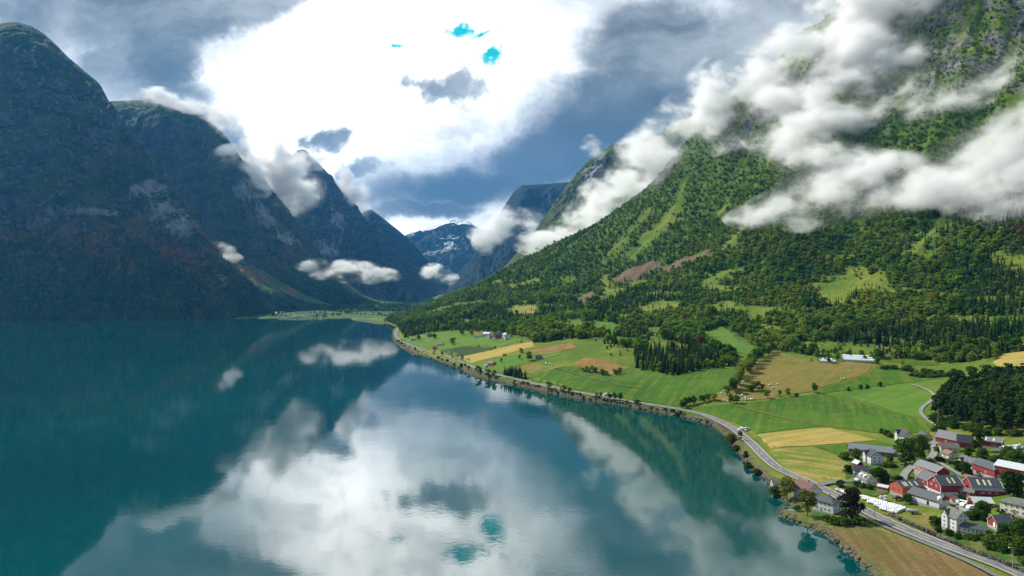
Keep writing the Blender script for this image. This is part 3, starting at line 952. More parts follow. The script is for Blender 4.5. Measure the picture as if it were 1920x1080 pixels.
def ribbon(name, label, path, width, mat, lift, cat, off=0.0, dash=None, hf=None, s=None, z0=None):
    tg = np.gradient(path, axis=0); tg /= np.linalg.norm(tg, axis=1)[:, None] + 1e-9
    nr = np.c_[-tg[:, 1], tg[:, 0]]
    z = z0 + lift
    L = path + nr * (off + width / 2); Rr = path + nr * (off - width / 2)
    v = np.r_[np.c_[L, z], np.c_[Rr, z]]
    n = len(path); i = np.arange(n - 1)
    if dash: i = i[(np.arange(n - 1) % dash[1]) < dash[0]]
    f = np.c_[n + i, n + i + 1, i + 1, i]
    o = link(name, mesh_np(name, v, f, True), mat)
    tag(o, label, cat, kind='structure')
    return o


def asphalt_mat(name, c, var=0.25):
    m, t = material(name)
    p = t.pos()
    n = t.noise(p, 0.5, 6, 0.7); n2 = t.noise(p, 0.05, 4, 0.6)
    f = t.mul(t.lin(n, 0.3, 0.7, 1 - var, 1 + var), t.lin(n2, 0.3, 0.7, 0.85, 1.15))
    principled(t, t.mix(1.0, c, t.xyz(f, f, f), 'MULTIPLY'), 0.75, n, 0.02, 0.3)
    return m


M_ROAD = asphalt_mat('road_asphalt', (0.125, 0.130, 0.132))
M_VERGE = asphalt_mat('verge_gravel', (0.115, 0.105, 0.06), 0.35)
M_LANE = asphalt_mat('lane_gravel', (0.21, 0.205, 0.19), 0.3)
M_WHITE = plain('road_paint', (0.75, 0.75, 0.72), 0.6, 0.2, 3)
M_YELLOW = plain('yellow_road_paint', (0.65, 0.48, 0.12), 0.6, 0.2, 3)
ribbon('road', 'grey two-lane road curving along the lake shore', road_path, 6.2, M_ROAD, 0.42, 'road', z0=rz)
near = road_path[:, 1] < 900
ribbon('road_verge', 'gravel verge under the edges of the lake road', road_path, 7.6, M_VERGE, 0.36, 'verge', z0=rz)
for off in (2.75, -2.75):
    ribbon('road_marking', 'solid white edge line of the lake road', road_path[near], 0.22, M_WHITE, 0.45, 'road marking', off=off, z0=rz[near])
ribbon('road_marking', 'broken yellow centre line of the lake road', road_path[near], 0.22, M_YELLOW, 0.45, 'road marking', dash=(2, 4), z0=rz[near])


def lane(name, label, px, w, mat, cat, lift=0.5):
    p, s = smooth_path([hit(a, b)[:2] for a, b in px], 2.5)
    z = road_z(p, w / 2)
    ribbon(name, label, p, w, mat, lift, cat, z0=z)


lane('path', 'grey cycle path beside the brown field', [(1606, 965), (1622, 973), (1660, 990), (1706, 1009), (1751, 1027), (1797, 1047), (1840, 1069), (1880, 1090)], 2.3, M_ROAD, 'path')
lane('lane', 'short side lane joining the lake road by the hay meadow', [(1533, 912), (1545, 908), (1562, 906), (1580, 904), (1600, 902.5)], 3.8, M_ROAD, 'lane', 0.55)
lane('lane', 'winding village lane between the white houses and the red barns', [(1697, 908), (1693, 898), (1699, 886), (1710, 876), (1724, 866.5), (1743, 861), (1752, 852), (1749, 842), (1748, 834), (1757, 826)], 3.4, M_LANE, 'lane')
lane('lane', 'gravel branch lane running past the orange barn', [(1745, 861), (1758, 867), (1775, 877), (1795, 889), (1812, 899)], 2.6, M_LANE, 'lane', 0.56)
lane('lane', 'pale gravel track rounding the pine wood', [(1761, 802), (1742, 791), (1727, 775), (1731, 763), (1744, 754), (1751, 742), (1736, 731), (1707, 721)], 2.6, M_LANE, 'track')
lane('path', 'faint dirt line across the long green field', [(1040, 690), (1080, 702), (1120, 713), (1160, 722), (1210, 731)], 2.2, field_material('dirt_line', (0.15, 0.12, 0.05), (0.12, 0.12, 0.04), (0.17, 0.13, 0.06), 0), 'path')
lane('path', 'brown ditch line across the broad dark green field', [(1376, 760), (1420, 772), (1460, 782), (1500, 791), (1545, 799)], 2.4, MATS['dirt_line'], 'path')
cover('farmyard', 'grey gravel farmyard in front of the white long barn', [(1785, 945), (1800, 942), (1842, 962), (1836, 968), (1812, 964), (1792, 954)], M_LANE, 0.5, 4, cat='farmyard', jit=0.3)
cover('farmyard', 'dark asphalt yard between the red barns on the right', [(1822, 884), (1838, 886), (1895, 915), (1885, 922), (1850, 912), (1815, 900)], M_ROAD, 0.5, 4, cat='farmyard', jit=0.3)


# rocks of the shore bank and the dry-stone wall
def rock_template(rng):
    bm = bmesh.new(); bmesh.ops.create_icosphere(bm, subdivisions=1, radius=1)
    for v in bm.verts: v.co *= rng.uniform(0.7, 1.15)
    V = np.array([v.co[:] for v in bm.verts]); F = np.array([[v.index for v in f.verts] for f in bm.faces]); bm.free()
    return V, F


def rocks(name, label, pts, sizes, mat, cat, kind=None, flat=0.75):
    rng = random.Random(3); nr = np.random.RandomState(5)
    tm = [rock_template(rng) for _ in range(6)]
    VV, FF, n = [], [], 0
    for p, s in zip(pts, sizes):
        V, F = tm[nr.randint(6)]
        a = nr.uniform(0, 6.28); c, si = math.cos(a), math.sin(a)
        q = V * (s * nr.uniform(0.7, 1.4, 3)) * (1, 1, flat)
        q = np.c_[q[:, 0] * c - q[:, 1] * si, q[:, 0] * si + q[:, 1] * c, q[:, 2]] + p
        VV.append(q); FF.append(F + n); n += len(V)
    o = link(name, mesh_np(name, np.concatenate(VV), np.concatenate(FF)), mat)
    return tag(o, label, cat, kind=kind)


def rock_mat():
    m, t = material('shore_stone')
    p = t.pos()
    n = t.noise(p, 0.35, 2, 0.5); n2 = t.noise(p, 1.6, 5, 0.7)
    c = t.mix(t.ss(n, 0.35, 0.65), (0.028, 0.028, 0.025), (0.135, 0.125, 0.105))
    c = t.mix(t.ss(n2, 0.55, 0.7), c, (0.09, 0.085, 0.04))
    principled(t, c, 0.9, n2, 0.15, 0.6)
    return m


M_ROCK = rock_mat()
_rn = np.random.RandomState(11)
pts, szs = [], []
for i in range(len(shore) - 1):
    a, b = np.array(shore[i]), np.array(shore[i + 1])
    L = np.linalg.norm(b - a); Y = (a[1] + b[1]) / 2
    if Y > 1500: continue
    nrm = np.array([-(b - a)[1], (b - a)[0]]) / max(L, 1e-6)
    dens = 2.6 if Y < 380 else (1.0 if Y < 600 else 0.45)
    wid = 5.2 if Y < 400 else 4.2
    for k in range(int(L * dens)):
        q = a + (b - a) * _rn.rand(); dd = _rn.uniform(-1.2, wid)
        for sg in (1, -1):
            w = q + nrm * dd * sg
            if sg * dd > -1.5 and in_poly(w[0], w[1], shore_poly) == (dd > 0):
                s = _rn.uniform(0.35, 0.95) * (1 if Y < 500 else 1.5)
                pts.append((w[0], w[1], max(float(hgt(*w)), -0.2) + 0.1 * s)); szs.append(s)
                break
rocks('shore_rocks', 'dark boulders piled along the lake bank', pts, szs, M_ROCK, 'rocks', 'stuff')
wp, _ = smooth_path([hit(a, b)[:2] for a, b in [(1668, 966), (1704, 983), (1736, 997.5), (1766, 1011.5), (1788, 1021.5), (1818, 1035), (1860, 1050), (1902, 1067), (1935, 1081)]], 0.75)
pts, szs = [], []
for w in wp:
    z = float(hgt(*w))
    for lay in range(3):
        for e in (-0.35, 0.35):
            pts.append((w[0] + e + _rn.uniform(-.2, .2), w[1] + _rn.uniform(-.2, .2), z + 0.35 + lay * 0.45)); szs.append(_rn.uniform(0.36, 0.55))
rocks('stone_wall', 'long mossy dry-stone wall on the village side of the lake road', pts, szs, M_ROCK, 'stone wall')
# ------------------------------------------------------------------ trees
def leaf_material(name, ca, cb, cc, trans=0.35, var=0.35, hue=0.0):
    m, t = material(name)
    oi = t.n('ShaderNodeObjectInfo')
    tc = t.n('ShaderNodeTexCoord').outputs['Object']
    rnd = oi.outputs['Random']
    n = t.noise(tc, 0.55, 3, 0.6)
    c = t.mix(t.ss(rnd, 0.0, 1.0), ca, cb)
    c = t.mix(t.ss(t.m('FRACT', t.mul(rnd, 7.31)), 0.80, 1.0, 0.0, 0.9), c, cc)
    zone = t.noise(oi.outputs['Location'], 0.012, 4, 0.6)
    c = t.mix(t.ss(zone, 0.42, 0.68, 0.0, 0.6), c, cc)
    c = t.mix(t.ss(zone, 0.54, 0.34, 0.0, 0.7), c, tuple(q * 0.62 for q in ca))
    f = t.mul(t.lin(n, 0.3, 0.7, 1 - var, 1 + var), t.lin(t.m('FRACT', t.mul(rnd, 13.7)), 0, 1, 0.72, 1.28))
    c = t.mix(1.0, c, t.xyz(f, f, f), 'MULTIPLY')
    d = t.n('ShaderNodeBsdfDiffuse'); t.put(d.inputs[0], c)
    tr = t.n('ShaderNodeBsdfTranslucent'); t.put(tr.inputs[0], t.mix(1.0, c, (1.1, 1.2, 0.65), 'MULTIPLY'))
    mx = t.n('ShaderNodeMixShader'); mx.inputs[0].default_value = trans
    t.t.links.new(d.outputs[0], mx.inputs[1]); t.t.links.new(tr.outputs[0], mx.inputs[2])
    o = t.n('ShaderNodeOutputMaterial'); t.t.links.new(mx.outputs[0], o.inputs[0])
    return m


L_BROAD = leaf_material('broadleaf_leaves', (0.074, 0.160, 0.022), (0.140, 0.240, 0.034), (0.240, 0.255, 0.042), 0.48)
L_SPRUCE = leaf_material('spruce_needles', (0.018, 0.050, 0.014), (0.038, 0.084, 0.020), (0.065, 0.112, 0.022), 0.25)
L_PINE = leaf_material('pine_needles', (0.024, 0.055, 0.014), (0.040, 0.078, 0.020), (0.055, 0.09, 0.022), 0.2)
L_COPPER = leaf_material('copper_leaves', (0.022, 0.020, 0.018), (0.030, 0.024, 0.022), (0.03, 0.03, 0.02), 0.2)
L_RUST = leaf_material('rusty_leaves', (0.150, 0.092, 0.036), (0.125, 0.098, 0.034), (0.180, 0.115, 0.040), 0.2)
L_OLIVE = leaf_material('olive_leaves', (0.120, 0.140, 0.030), (0.14, 0.155, 0.036), (0.15, 0.15, 0.04), 0.4)
L_GARDEN = leaf_material('garden_leaves', (0.036, 0.082, 0.014), (0.065, 0.120, 0.020), (0.085, 0.13, 0.022), 0.35)
L_SHADY = leaf_material('shade_toned_wood_leaves', (0.040, 0.095, 0.026), (0.075, 0.140, 0.036), (0.120, 0.150, 0.036), 0.3)  # darker leaves of the left woods; the mountain's shade is put into the colour
M_BARK = plain('tree_bark', (0.10, 0.075, 0.05), 0.9, 0.4, 3)


def leaf_quads(C, N, size, rs, elong=1.25):
    """one bent leaf-clump quad at each centre, facing about along N"""
    n = len(C)
    N = N + rs.normal(0, 0.55, (n, 3)); N /= np.linalg.norm(N, axis=1)[:, None] + 1e-9
    T = np.cross(N, rs.normal(size=(n, 3))); T /= np.linalg.norm(T, axis=1)[:, None] + 1e-9
    B = np.cross(N, T)
    s = (size * rs.uniform(0.65, 1.35, n))[:, None]
    v = np.stack([C - T * s * elong * .5 - B * s * .35, C - B * s * .55 + T * s * .1, C + T * s * elong * .5 + B * s * .1, C + B * s * .5 - T * s * .15], 1).reshape(-1, 3)
    f = np.arange(n * 4).reshape(n, 4)
    return v, f


def broadleaf(seed, h=10.0, w=7.0, nq=900, leaf=0.75, base=0.22, lobes=16, squash=1.0):
    rs = np.random.RandomState(seed)
    C, N = [], []
    lob = []
    for k in range(lobes):
        z = rs.uniform(0.0, 1.0) ** 0.85
        rad = (math.sin(math.pi * (0.12 + 0.80 * z)) ** 0.8) * w * 0.5
        a = rs.uniform(0, 6.28); rr = rad * math.sqrt(rs.uniform(0.15, 1.0)) * 0.72
        lob.append((rr * math.cos(a), rr * math.sin(a), h * (base + (0.93 - base) * z), w * rs.uniform(0.15, 0.27)))
    lob.append((0, 0, h * 0.72, w * 0.26))
    ar = np.array([l[3] ** 2 for l in lob]); ar /= ar.sum()
    for l, a in zip(lob, ar):
        k = max(6, int(nq * a))
        d = rs.normal(size=(k, 3)); d[:, 2] = np.abs(d[:, 2]) * 0.9 - 0.35 * rs.rand(k); d /= np.linalg.norm(d, axis=1)[:, None]
        r = l[3] * rs.uniform(0.62, 1.12, k)[:, None]
        C.append(np.array(l[:3]) + d * r * (1, 1, 0.85 * squash)); N.append(d)
    C = np.concatenate(C); N = np.concatenate(N)
    C[:, 2] = np.maximum(C[:, 2], h * base * 0.5)
    return leaf_quads(C, N, leaf, rs)


def spruce(seed, h=14.0, w=4.6, tiers=20, per=9, base=0.06):
    rs = np.random.RandomState(seed)
    V, F, n = [], [], 0
    for i in range(tiers):
        u = i / (tiers - 1)
        z = h * (base + (0.985 - base) * u)
        r = w * 0.5 * (1 - u) ** 0.82 * rs.uniform(0.86, 1.12) + 0.12
        k = max(4, int(per * (1 - 0.5 * u)))
        a0 = rs.uniform(0, 6.28)
        for j in range(k):
            a = a0 + 6.283 * j / k + rs.uniform(-.25, .25)
            rr = r * rs.uniform(0.72, 1.15)
            d = np.array([math.cos(a), math.sin(a), 0]); s = np.array([-d[1], d[0], 0])
            wd = rr * 0.42 + 0.14
            drop = rr * rs.uniform(0.28, 0.55)
            p0 = np.array([0, 0, z + h / tiers * 0.55])
            pm = d * rr * 0.55 + (0, 0, z - drop * 0.25)
            p1 = d * rr + (0, 0, z - drop)
            V += [p0, pm + s * wd, p1, pm - s * wd, pm + s * wd * 0.7 - (0, 0, drop * 0.9 + .1), pm - s * wd * 0.7 - (0, 0, drop * 0.9 + .1)]
            F += [[n, n + 1, n + 2, n + 3], [n, n + 4, n + 2, n + 5]]
            n += 6
    V += [np.array(q) for q in ((0.12, 0, h * .93), (-.12, 0, h * .93), (0, 0, h * 1.03), (0, 0.1, h * .93))]
    F += [[n, n + 1, n + 2, n + 3]]
    return np.array(V), np.array(F)


def trunk(h, r, top=0.8, limbs=0, seed=0, lean=0.0, w=4.0):
    rs = np.random.RandomState(seed)
    V, F = [], []
    def tube(p, q, r0, r1, k=6):
        p, q = np.array(p, float), np.array(q, float)
        d = (q - p) / (np.linalg.norm(q - p) + 1e-9)
        s = np.cross(d, (0.3, 0.9, 0.1)); s /= np.linalg.norm(s); t = np.cross(d, s)
        n = len(V)
        for c, rr in ((p, r0), (q, r1)):
            for j in range(k):
                a = 6.283 * j / k
                V.append(c + (s * math.cos(a) + t * math.sin(a)) * rr)
        for j in range(k):
            F.append([n + j, n + (j + 1) % k, n + k + (j + 1) % k, n + k + j])
    a = np.array([0, 0, -0.4])
    for i in range(4):
        b = np.array([lean * (i + 1) * 0.3 + rs.uniform(-.1, .1), rs.uniform(-.1, .1), h * top * (i + 1) / 4])
        tube(a, b, r * (1 - i * 0.22), r * (1 - (i + 1) * 0.22)); a = b
    for i in range(limbs):
        z = h * rs.uniform(0.25, 0.6); an = rs.uniform(0, 6.28)
        tube((0, 0, z), (math.cos(an) * w * .35, math.sin(an) * w * .35, z + h * rs.uniform(.12, .3)), r * .4, r * .12, 5)
    return np.array(V), np.array(F)


def tree_meshes(kind, seed):
    if kind == 'broadleaf':
        c = broadleaf(seed, 10, 7.2 + seed % 3, 1000, 0.72); tr = trunk(10, 0.28, 0.7, 5, seed); lm = L_BROAD
    elif kind == 'spruce':
        c = spruce(seed, 14, 4.2 + (seed % 3) * 0.5); tr = trunk(14, 0.22, 0.9, 0, seed); lm = L_SPRUCE
    elif kind == 'pine':
        c = broadleaf(seed, 16, 7.0, 900, 0.8, 0.24, 15); tr = trunk(16, 0.24, 0.85, 4, seed, w=3); lm = L_PINE
    elif kind == 'bush':
        c = broadleaf(seed, 3.0, 4.2, 520, 0.46, 0.05, 12); tr = trunk(3, 0.10, 0.6, 4, seed, w=2); lm = L_GARDEN
    elif kind == 'copper':
        c = broadleaf(seed, 14, 13, 2600, 0.75, 0.10, 26); tr = trunk(14, 0.5, 0.7, 7, seed, w=8); lm = L_COPPER
    elif kind == 'willow':
        c = broadleaf(seed, 10.5, 8.5, 1700, 0.6, 0.24, 22); tr = trunk(10, 0.30, 0.7, 7, seed, w=5); lm = L_OLIVE
    elif kind == 'round':
        c = broadleaf(seed, 8.5, 8.5, 1700, 0.66, 0.12, 24); tr = trunk(8.5, 0.32, 0.7, 6, seed, w=6); lm = L_GARDEN
    elif kind == 'birch':
        c = broadleaf(seed, 13, 6.0, 1400, 0.6, 0.16, 22); tr = trunk(13, 0.24, 0.85, 6, seed, w=4); lm = L_GARDEN
    elif kind == 'rusty':
        c = broadleaf(seed, 9, 6.5, 800, 0.7, 0.2, 14); tr = trunk(9, 0.25, 0.7, 4, seed); lm = L_RUST
    cm = mesh_np(kind + '_crown', c[0], c[1]); cm.materials.append(lm)
    tm = mesh_np(kind + '_trunk', tr[0], tr[1]); tm.materials.append(M_BARK)
    return cm, tm


TREE_LIB = {}
def tree_lib(kind, k):
    if (kind, k) not in TREE_LIB:
        TREE_LIB[(kind, k)] = tree_meshes(kind, 11 * k + {'broadleaf': 1, 'spruce': 2, 'pine': 3, 'bush': 4, 'copper': 5, 'willow': 6, 'round': 7, 'birch': 8, 'rusty': 9}[kind])
    return TREE_LIB[(kind, k)]


NATIVE_H = {'broadleaf': 10, 'spruce': 14, 'pine': 16, 'bush': 3, 'copper': 14, 'willow': 10.5, 'round': 8.5, 'birch': 13, 'rusty': 9}
TREE_NAME = {'broadleaf': 'broadleaf_tree', 'spruce': 'spruce_tree', 'pine': 'pine_tree', 'bush': 'bush', 'copper': 'copper_beech_tree', 'willow': 'willow_tree', 'round': 'broadleaf_tree', 'birch': 'birch_tree', 'rusty': 'rusty_tree'}
trng = random.Random(21)


def put_tree(kind, x, y, z, h, label, group=None, wide=1.0):
    cm, tm = tree_lib(kind, trng.randrange(5 if kind in ('broadleaf', 'spruce', 'pine', 'bush') else 2))
    s = h / NATIVE_H[kind]
    root = bpy.data.objects.new(TREE_NAME[kind], None)
    COL.objects.link(root)
    root.empty_display_size = 0.5
    root.location = (x, y, z - 0.15)
    root.rotation_euler = (0, 0, trng.uniform(0, 6.28))
    root.scale = (s * wide, s * wide, s)
    for nm, me in (('crown', cm), ('trunk', tm)):
        c = bpy.data.objects.new(nm, me); COL.objects.link(c); c.parent = root
    tag(root, label, 'bush' if kind == 'bush' else 'tree', group)
    return root


# --- where the forest grows on the right bank
PXG = CX + FPX * GX / GY
PYG = HY - (GZ - CAMH) / GY * FPX
ELEV = (GZ - CAMH) / GY
CUMX = np.maximum.accumulate(ELEV, axis=0)
FOREST_EDGE = [(700, 604), (745, 612), (757, 634), (775, 631), (800, 626), (830, 621), (860, 619), (905, 622), (935, 624), (985, 632), (1002, 642), (1050, 641), (1080, 640), (1112, 632), (1170, 632), (1188, 660), (1188, 690), (1210, 696), (1272, 706), (1318, 694),
               (1372, 688), (1383, 670), (1360, 655), (1318, 640), (1318, 625), (1352, 609), (1378, 624), (1421, 652), (1450, 655), (1480, 662), (1530, 670), (1600, 668), (1652, 674), (1690, 672), (1762, 680), (1800, 684), (1855, 678), (1880, 662), (1990, 652), (2300, 645), (2600, 640), (2600, -2000), (600, -2000), (600, 604)]
NEAR_WOOD = [(1752, 783), (1790, 799), (1850, 811), (1925, 812), (2060, 815), (2060, 715), (1920, 716), (1850, 722), (1795, 738), (1768, 752), (1757, 766)]
CLEAR_PX = [q[2] for q in FIELDS] + MEADOW_PX
SPRUCE_PX = [[(1190, 660), (1190, 692), (1272, 706), (1320, 694), (1350, 680), (1330, 655), (1260, 640)], [(1795, 600), (1810, 520), (1860, 470), (1990, 440), (1990, 620), (1880, 640), (1820, 625)],
             [(745, 612), (757, 634), (800, 626), (860, 612), (960, 610), (1000, 590), (960, 570), (880, 590), (800, 600)], [(1100, 610), (1130, 560), (1200, 545), (1310, 540), (1320, 560), (1230, 580), (1160, 590)],
             [(1560, 640), (1660, 600), (1800, 610), (1800, 660), (1660, 660)]]
RUST_PX = [[(1640, 665), (1660, 630), (1700, 640), (1690, 672)], [(1250, 660), (1270, 640), (1330, 650), (1320, 680)], [(1870, 470), (1890, 425), (1930, 430), (1930, 480)]]


def tree_candidates(spacing, ymin, ymax, seed):
    rs = np.random.RandomState(seed)
    xs = np.arange(-420, 1900, spacing); ys = np.arange(ymin, ymax, spacing)
    X, Y = np.meshgrid(xs, ys)
    X = (X + rs.uniform(-.48, .48, X.shape) * spacing).ravel(); Y = (Y + rs.uniform(-.48, .48, Y.shape) * spacing).ravel()
    px = CX + FPX * X / Y
    ok = (px > 690) & (px < 2060)
    X, Y, px = X[ok], Y[ok], px[ok]
    Z = hgt(X, Y)
    py = HY - (Z - CAMH) / Y * FPX
    top = (Z + 11 - CAMH) / Y
    vis = top > _bil(CUMX, px, Y * 0.985)
    sdist = hgt(X, Y, sd)
    ok = vis & (Z > 1.0) & (sdist > 4) & in_poly(X, Y, shore_poly)
    return X[ok], Y[ok], Z[ok], px[ok], py[ok]


parts_t = [tree_candidates(5.2, 380, 1050, 1), tree_candidates(7.0, 1050, 1650, 2), tree_candidates(8.4, 1650, 2500, 3)]
TX, TYY, TZ, Tpx, Tpy = [np.concatenate([p[i] for p in parts_t]) for i in range(5)]
nz1 = fbm(TX / 90, TYY / 90, TX * 0 + 2, 4)
nz2 = fbm(TX / 190, TYY / 190, TX * 0 + 9, 4)
jx = Tpx + nz1 * 10; jy = Tpy + np.roll(nz1, 5) * 4
inf = in_poly(jx, jy, FOREST_EDGE) | in_poly(jx, jy, [(1120, 648), (1150, 636), (1186, 650), (1186, 676), (1150, 672), (1122, 664)])
clear = np.zeros(len(TX), bool)
for q in CLEAR_PX: clear |= in_poly(Tpx, Tpy, q)
cutm = np.zeros(len(TX), bool)
for q in CUT_PX: cutm |= in_poly(jx, jy, q)
rs_t = np.random.RandomState(4)
rnd = rs_t.rand(len(TX))
opn = open_patch(TX, TYY, TZ)
WOOD_PX = [[(960, 600), (1110, 596), (1114, 634), (1050, 643), (1000, 641), (970, 628)], [(1120, 648), (1150, 636), (1186, 650), (1186, 676), (1150, 672), (1122, 664)], [(1300, 640), (1350, 655), (1385, 670), (1370, 688), (1320, 692), (1280, 670)]]
for q in WOOD_PX: opn = np.where(in_poly(jx, jy, q), 0.0, opn)
dens = 0.95 - 0.80 * opn
dens = dens * (1 - 0.60 * sstep(TZ + 140 * nz2, 520, 780))
mead_in = np.zeros(len(TX), bool)
for q in MEADOW_PX: mead_in |= in_poly(jx, jy, q)
dens = np.where(clear, 0.05, dens)
dens = np.where(mead_in, 0.16, dens)
dens = np.where(cutm, 0.01, dens)
inw = in_poly(Tpx, Tpy, NEAR_WOOD)
scrub = (~inf) & (~clear) & (TYY > 620) & (TYY < 1500)
keep = (inf & (rnd < dens)) | inw & (rnd < 0.95) | (scrub & (rnd < 0.05))
sp = np.zeros(len(TX), bool)
for q in SPRUCE_PX: sp |= in_poly(jx, jy, q)
rust = np.zeros(len(TX), bool)
for q in RUST_PX: rust |= in_poly(jx, jy, q)
is_sp = (sp & (rs_t.rand(len(TX)) < 0.88)) | (~sp & inf & (TZ < 330) & (nz2 > 0.10) & (rs_t.rand(len(TX)) < 0.75)) | (inf & (TZ < 300) & (rs_t.rand(len(TX)) < 0.07))
is_rust = rust & ~is_sp & (rs_t.rand(len(TX)) < 0.7) | (inf & (rs_t.rand(len(TX)) < 0.006))
hscale = 1 - 0.45 * sstep(TZ, 150, 600)
HH = np.where(is_sp, rs_t.uniform(8.5, 16, len(TX)), np.clip(rs_t.lognormal(2.06, 0.30, len(TX)), 4.0, 15.0) * (1 + 0.25 * nz1)) * hscale
HH = np.where(scrub, HH * 0.45, HH)
HH = np.where(opn > 0.5, HH * 0.6, HH)
HH = np.where(clear & ~inw, HH * 0.55, HH)
kind_i = np.where(inw, 2, np.where(is_sp, 1, np.where(is_rust, 3, 0)))   # 0 broadleaf 1 spruce 2 pine 3 rusty
HH = np.where(inw, rs_t.uniform(13, 18, len(TX)), HH)
sel = np.nonzero(keep)[0]
app = HH[sel] / TYY[sel]
KN = ['broadleaf', 'spruce', 'pine', 'rusty']
LIMIT = [170, 290, 290, 40]
single = np.zeros(len(TX), bool)
for k in range(4):
    s_k = sel[kind_i[sel] == k]
    o_k = s_k[np.argsort(-(HH[s_k] / TYY[s_k]))][:LIMIT[k]]
    single[o_k] = True
AREA = {0: ('broadleaf tree crowded in the green wood along the foot of the mountainside', 'broadleaf trees of the hillside wood'),
        1: ('dark spruce packed into the stand above the long green field and the wood behind it', 'dark spruces of the hillside stands'),
        2: ('tall dark pine in the dense wood behind the red barns', 'pines of the wood behind the barns'),
        3: ('rust-coloured tree turning brown among the green woods', 'rusty trees scattered in the woods')}
for i in np.nonzero(single)[0]:
    k = int(kind_i[i])
    put_tree(KN[k], TX[i], TYY[i], TZ[i], HH[i], AREA[k][0], AREA[k][1])
print('trees', len(sel), 'single', int(single.sum()))


# --- the rest of the forest: one object per wood, instanced on points
def proto(kind, seed):
    if kind == 0: c = broadleaf(seed, 10, 8.2, 340, 1.2, 0.08, 13); tr = trunk(10, 0.3, 0.6, 0, seed); lm = L_BROAD
    elif kind == 1: c = spruce(seed, 14, 4.8, 9, 7); tr = trunk(14, 0.25, 0.9, 0, seed); lm = L_SPRUCE
    elif kind == 2: c = broadleaf(seed, 16, 7.0, 190, 1.6, 0.24, 12); tr = trunk(16, 0.26, 0.85, 0, seed); lm = L_PINE
    elif kind == 3: c = broadleaf(seed, 9, 6.5, 170, 1.45, 0.15, 10); tr = trunk(9, 0.3, 0.6, 0, seed); lm = L_RUST
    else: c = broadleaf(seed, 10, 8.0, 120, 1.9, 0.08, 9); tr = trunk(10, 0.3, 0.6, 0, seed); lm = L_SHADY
    V = np.r_[c[0], tr[0]]; F = np.r_[c[1], tr[1] + len(c[0])]
    me = mesh_np('tree_proto', V, F, mat_idx=np.r_[np.zeros(len(c[1])), np.ones(len(tr[1]))])
    me.materials.append(lm); me.materials.append(M_BARK)
    return bpy.data.objects.new('tree_proto', me)


PROTOS = [proto(k, 100 + 7 * k + j) for k in range(5) for j in range(3)]
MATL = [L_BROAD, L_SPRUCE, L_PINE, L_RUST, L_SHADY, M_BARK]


def forest(name, label, X, Y, Z, H, K, seed=0):
    rs = np.random.RandomState(seed)
    n = len(X); K = np.asarray(K)
    me = bpy.data.meshes.new(name)
    me.vertices.add(n)
    me.vertices.foreach_set('co', np.c_[X, Y, Z - 0.2].astype(np.float32).ravel())
    nat = np.array([10, 14, 16, 9.0, 10])[K]
    s = H / nat
    wid = s * rs.uniform(0.85, 1.25, n)
    a = me.attributes.new('tsc', 'FLOAT_VECTOR', 'POINT'); a.data.foreach_set('vector', np.c_[wid, wid, s].astype(np.float32).ravel())
    a = me.attributes.new('tid', 'INT', 'POINT'); a.data.foreach_set('value', (K * 3 + rs.randint(0, 3, n)).astype(np.int32))
    a = me.attributes.new('trot', 'FLOAT_VECTOR', 'POINT'); a.data.foreach_set('vector', np.c_[np.zeros(n), np.zeros(n), rs.uniform(0, 6.28, n)].astype(np.float32).ravel())
    o = link(name, me, MATL)
    g = bpy.data.node_groups.new(name + '_nodes', 'GeometryNodeTree')
    g.interface.new_socket('Geometry', in_out='INPUT', socket_type='NodeSocketGeometry')
    g.interface.new_socket('Geometry', in_out='OUTPUT', socket_type='NodeSocketGeometry')
    N = g.nodes; Lk = g.links.new
    gi = N.new('NodeGroupInput'); go = N.new('NodeGroupOutput')
    iop = N.new('GeometryNodeInstanceOnPoints')
    g2i = N.new('GeometryNodeGeometryToInstance')
    for p in reversed(PROTOS):
        oi = N.new('GeometryNodeObjectInfo'); oi.inputs['Object'].default_value = p
        oi.inputs['As Instance'].default_value = False
        Lk(oi.outputs['Geometry'], g2i.inputs[0])
    def attr(nm, typ):
        q = N.new('GeometryNodeInputNamedAttribute'); q.data_type = typ; q.inputs[0].default_value = nm
        return [x for x in q.outputs if x.enabled][0]
    Lk(gi.outputs[0], iop.inputs['Points'])
    Lk(g2i.outputs[0], iop.inputs['Instance'])
    iop.inputs['Pick Instance'].default_value = True
    Lk(attr('tid', 'INT'), iop.inputs['Instance Index'])
    Lk(attr('trot', 'FLOAT_VECTOR'), iop.inputs['Rotation'])
    Lk(attr('tsc', 'FLOAT_VECTOR'), iop.inputs['Scale'])
    Lk(iop.outputs[0], go.inputs[0])
    md = o.modifiers.new('forest', 'NODES'); md.node_group = g
    tag(o, label, 'forest', kind='stuff')
    return o


rest = keep & ~single
forest('forest', 'dense mixed forest covering the right mountainside', TX[rest], TYY[rest], TZ[rest], HH[rest], kind_i[rest], 1)


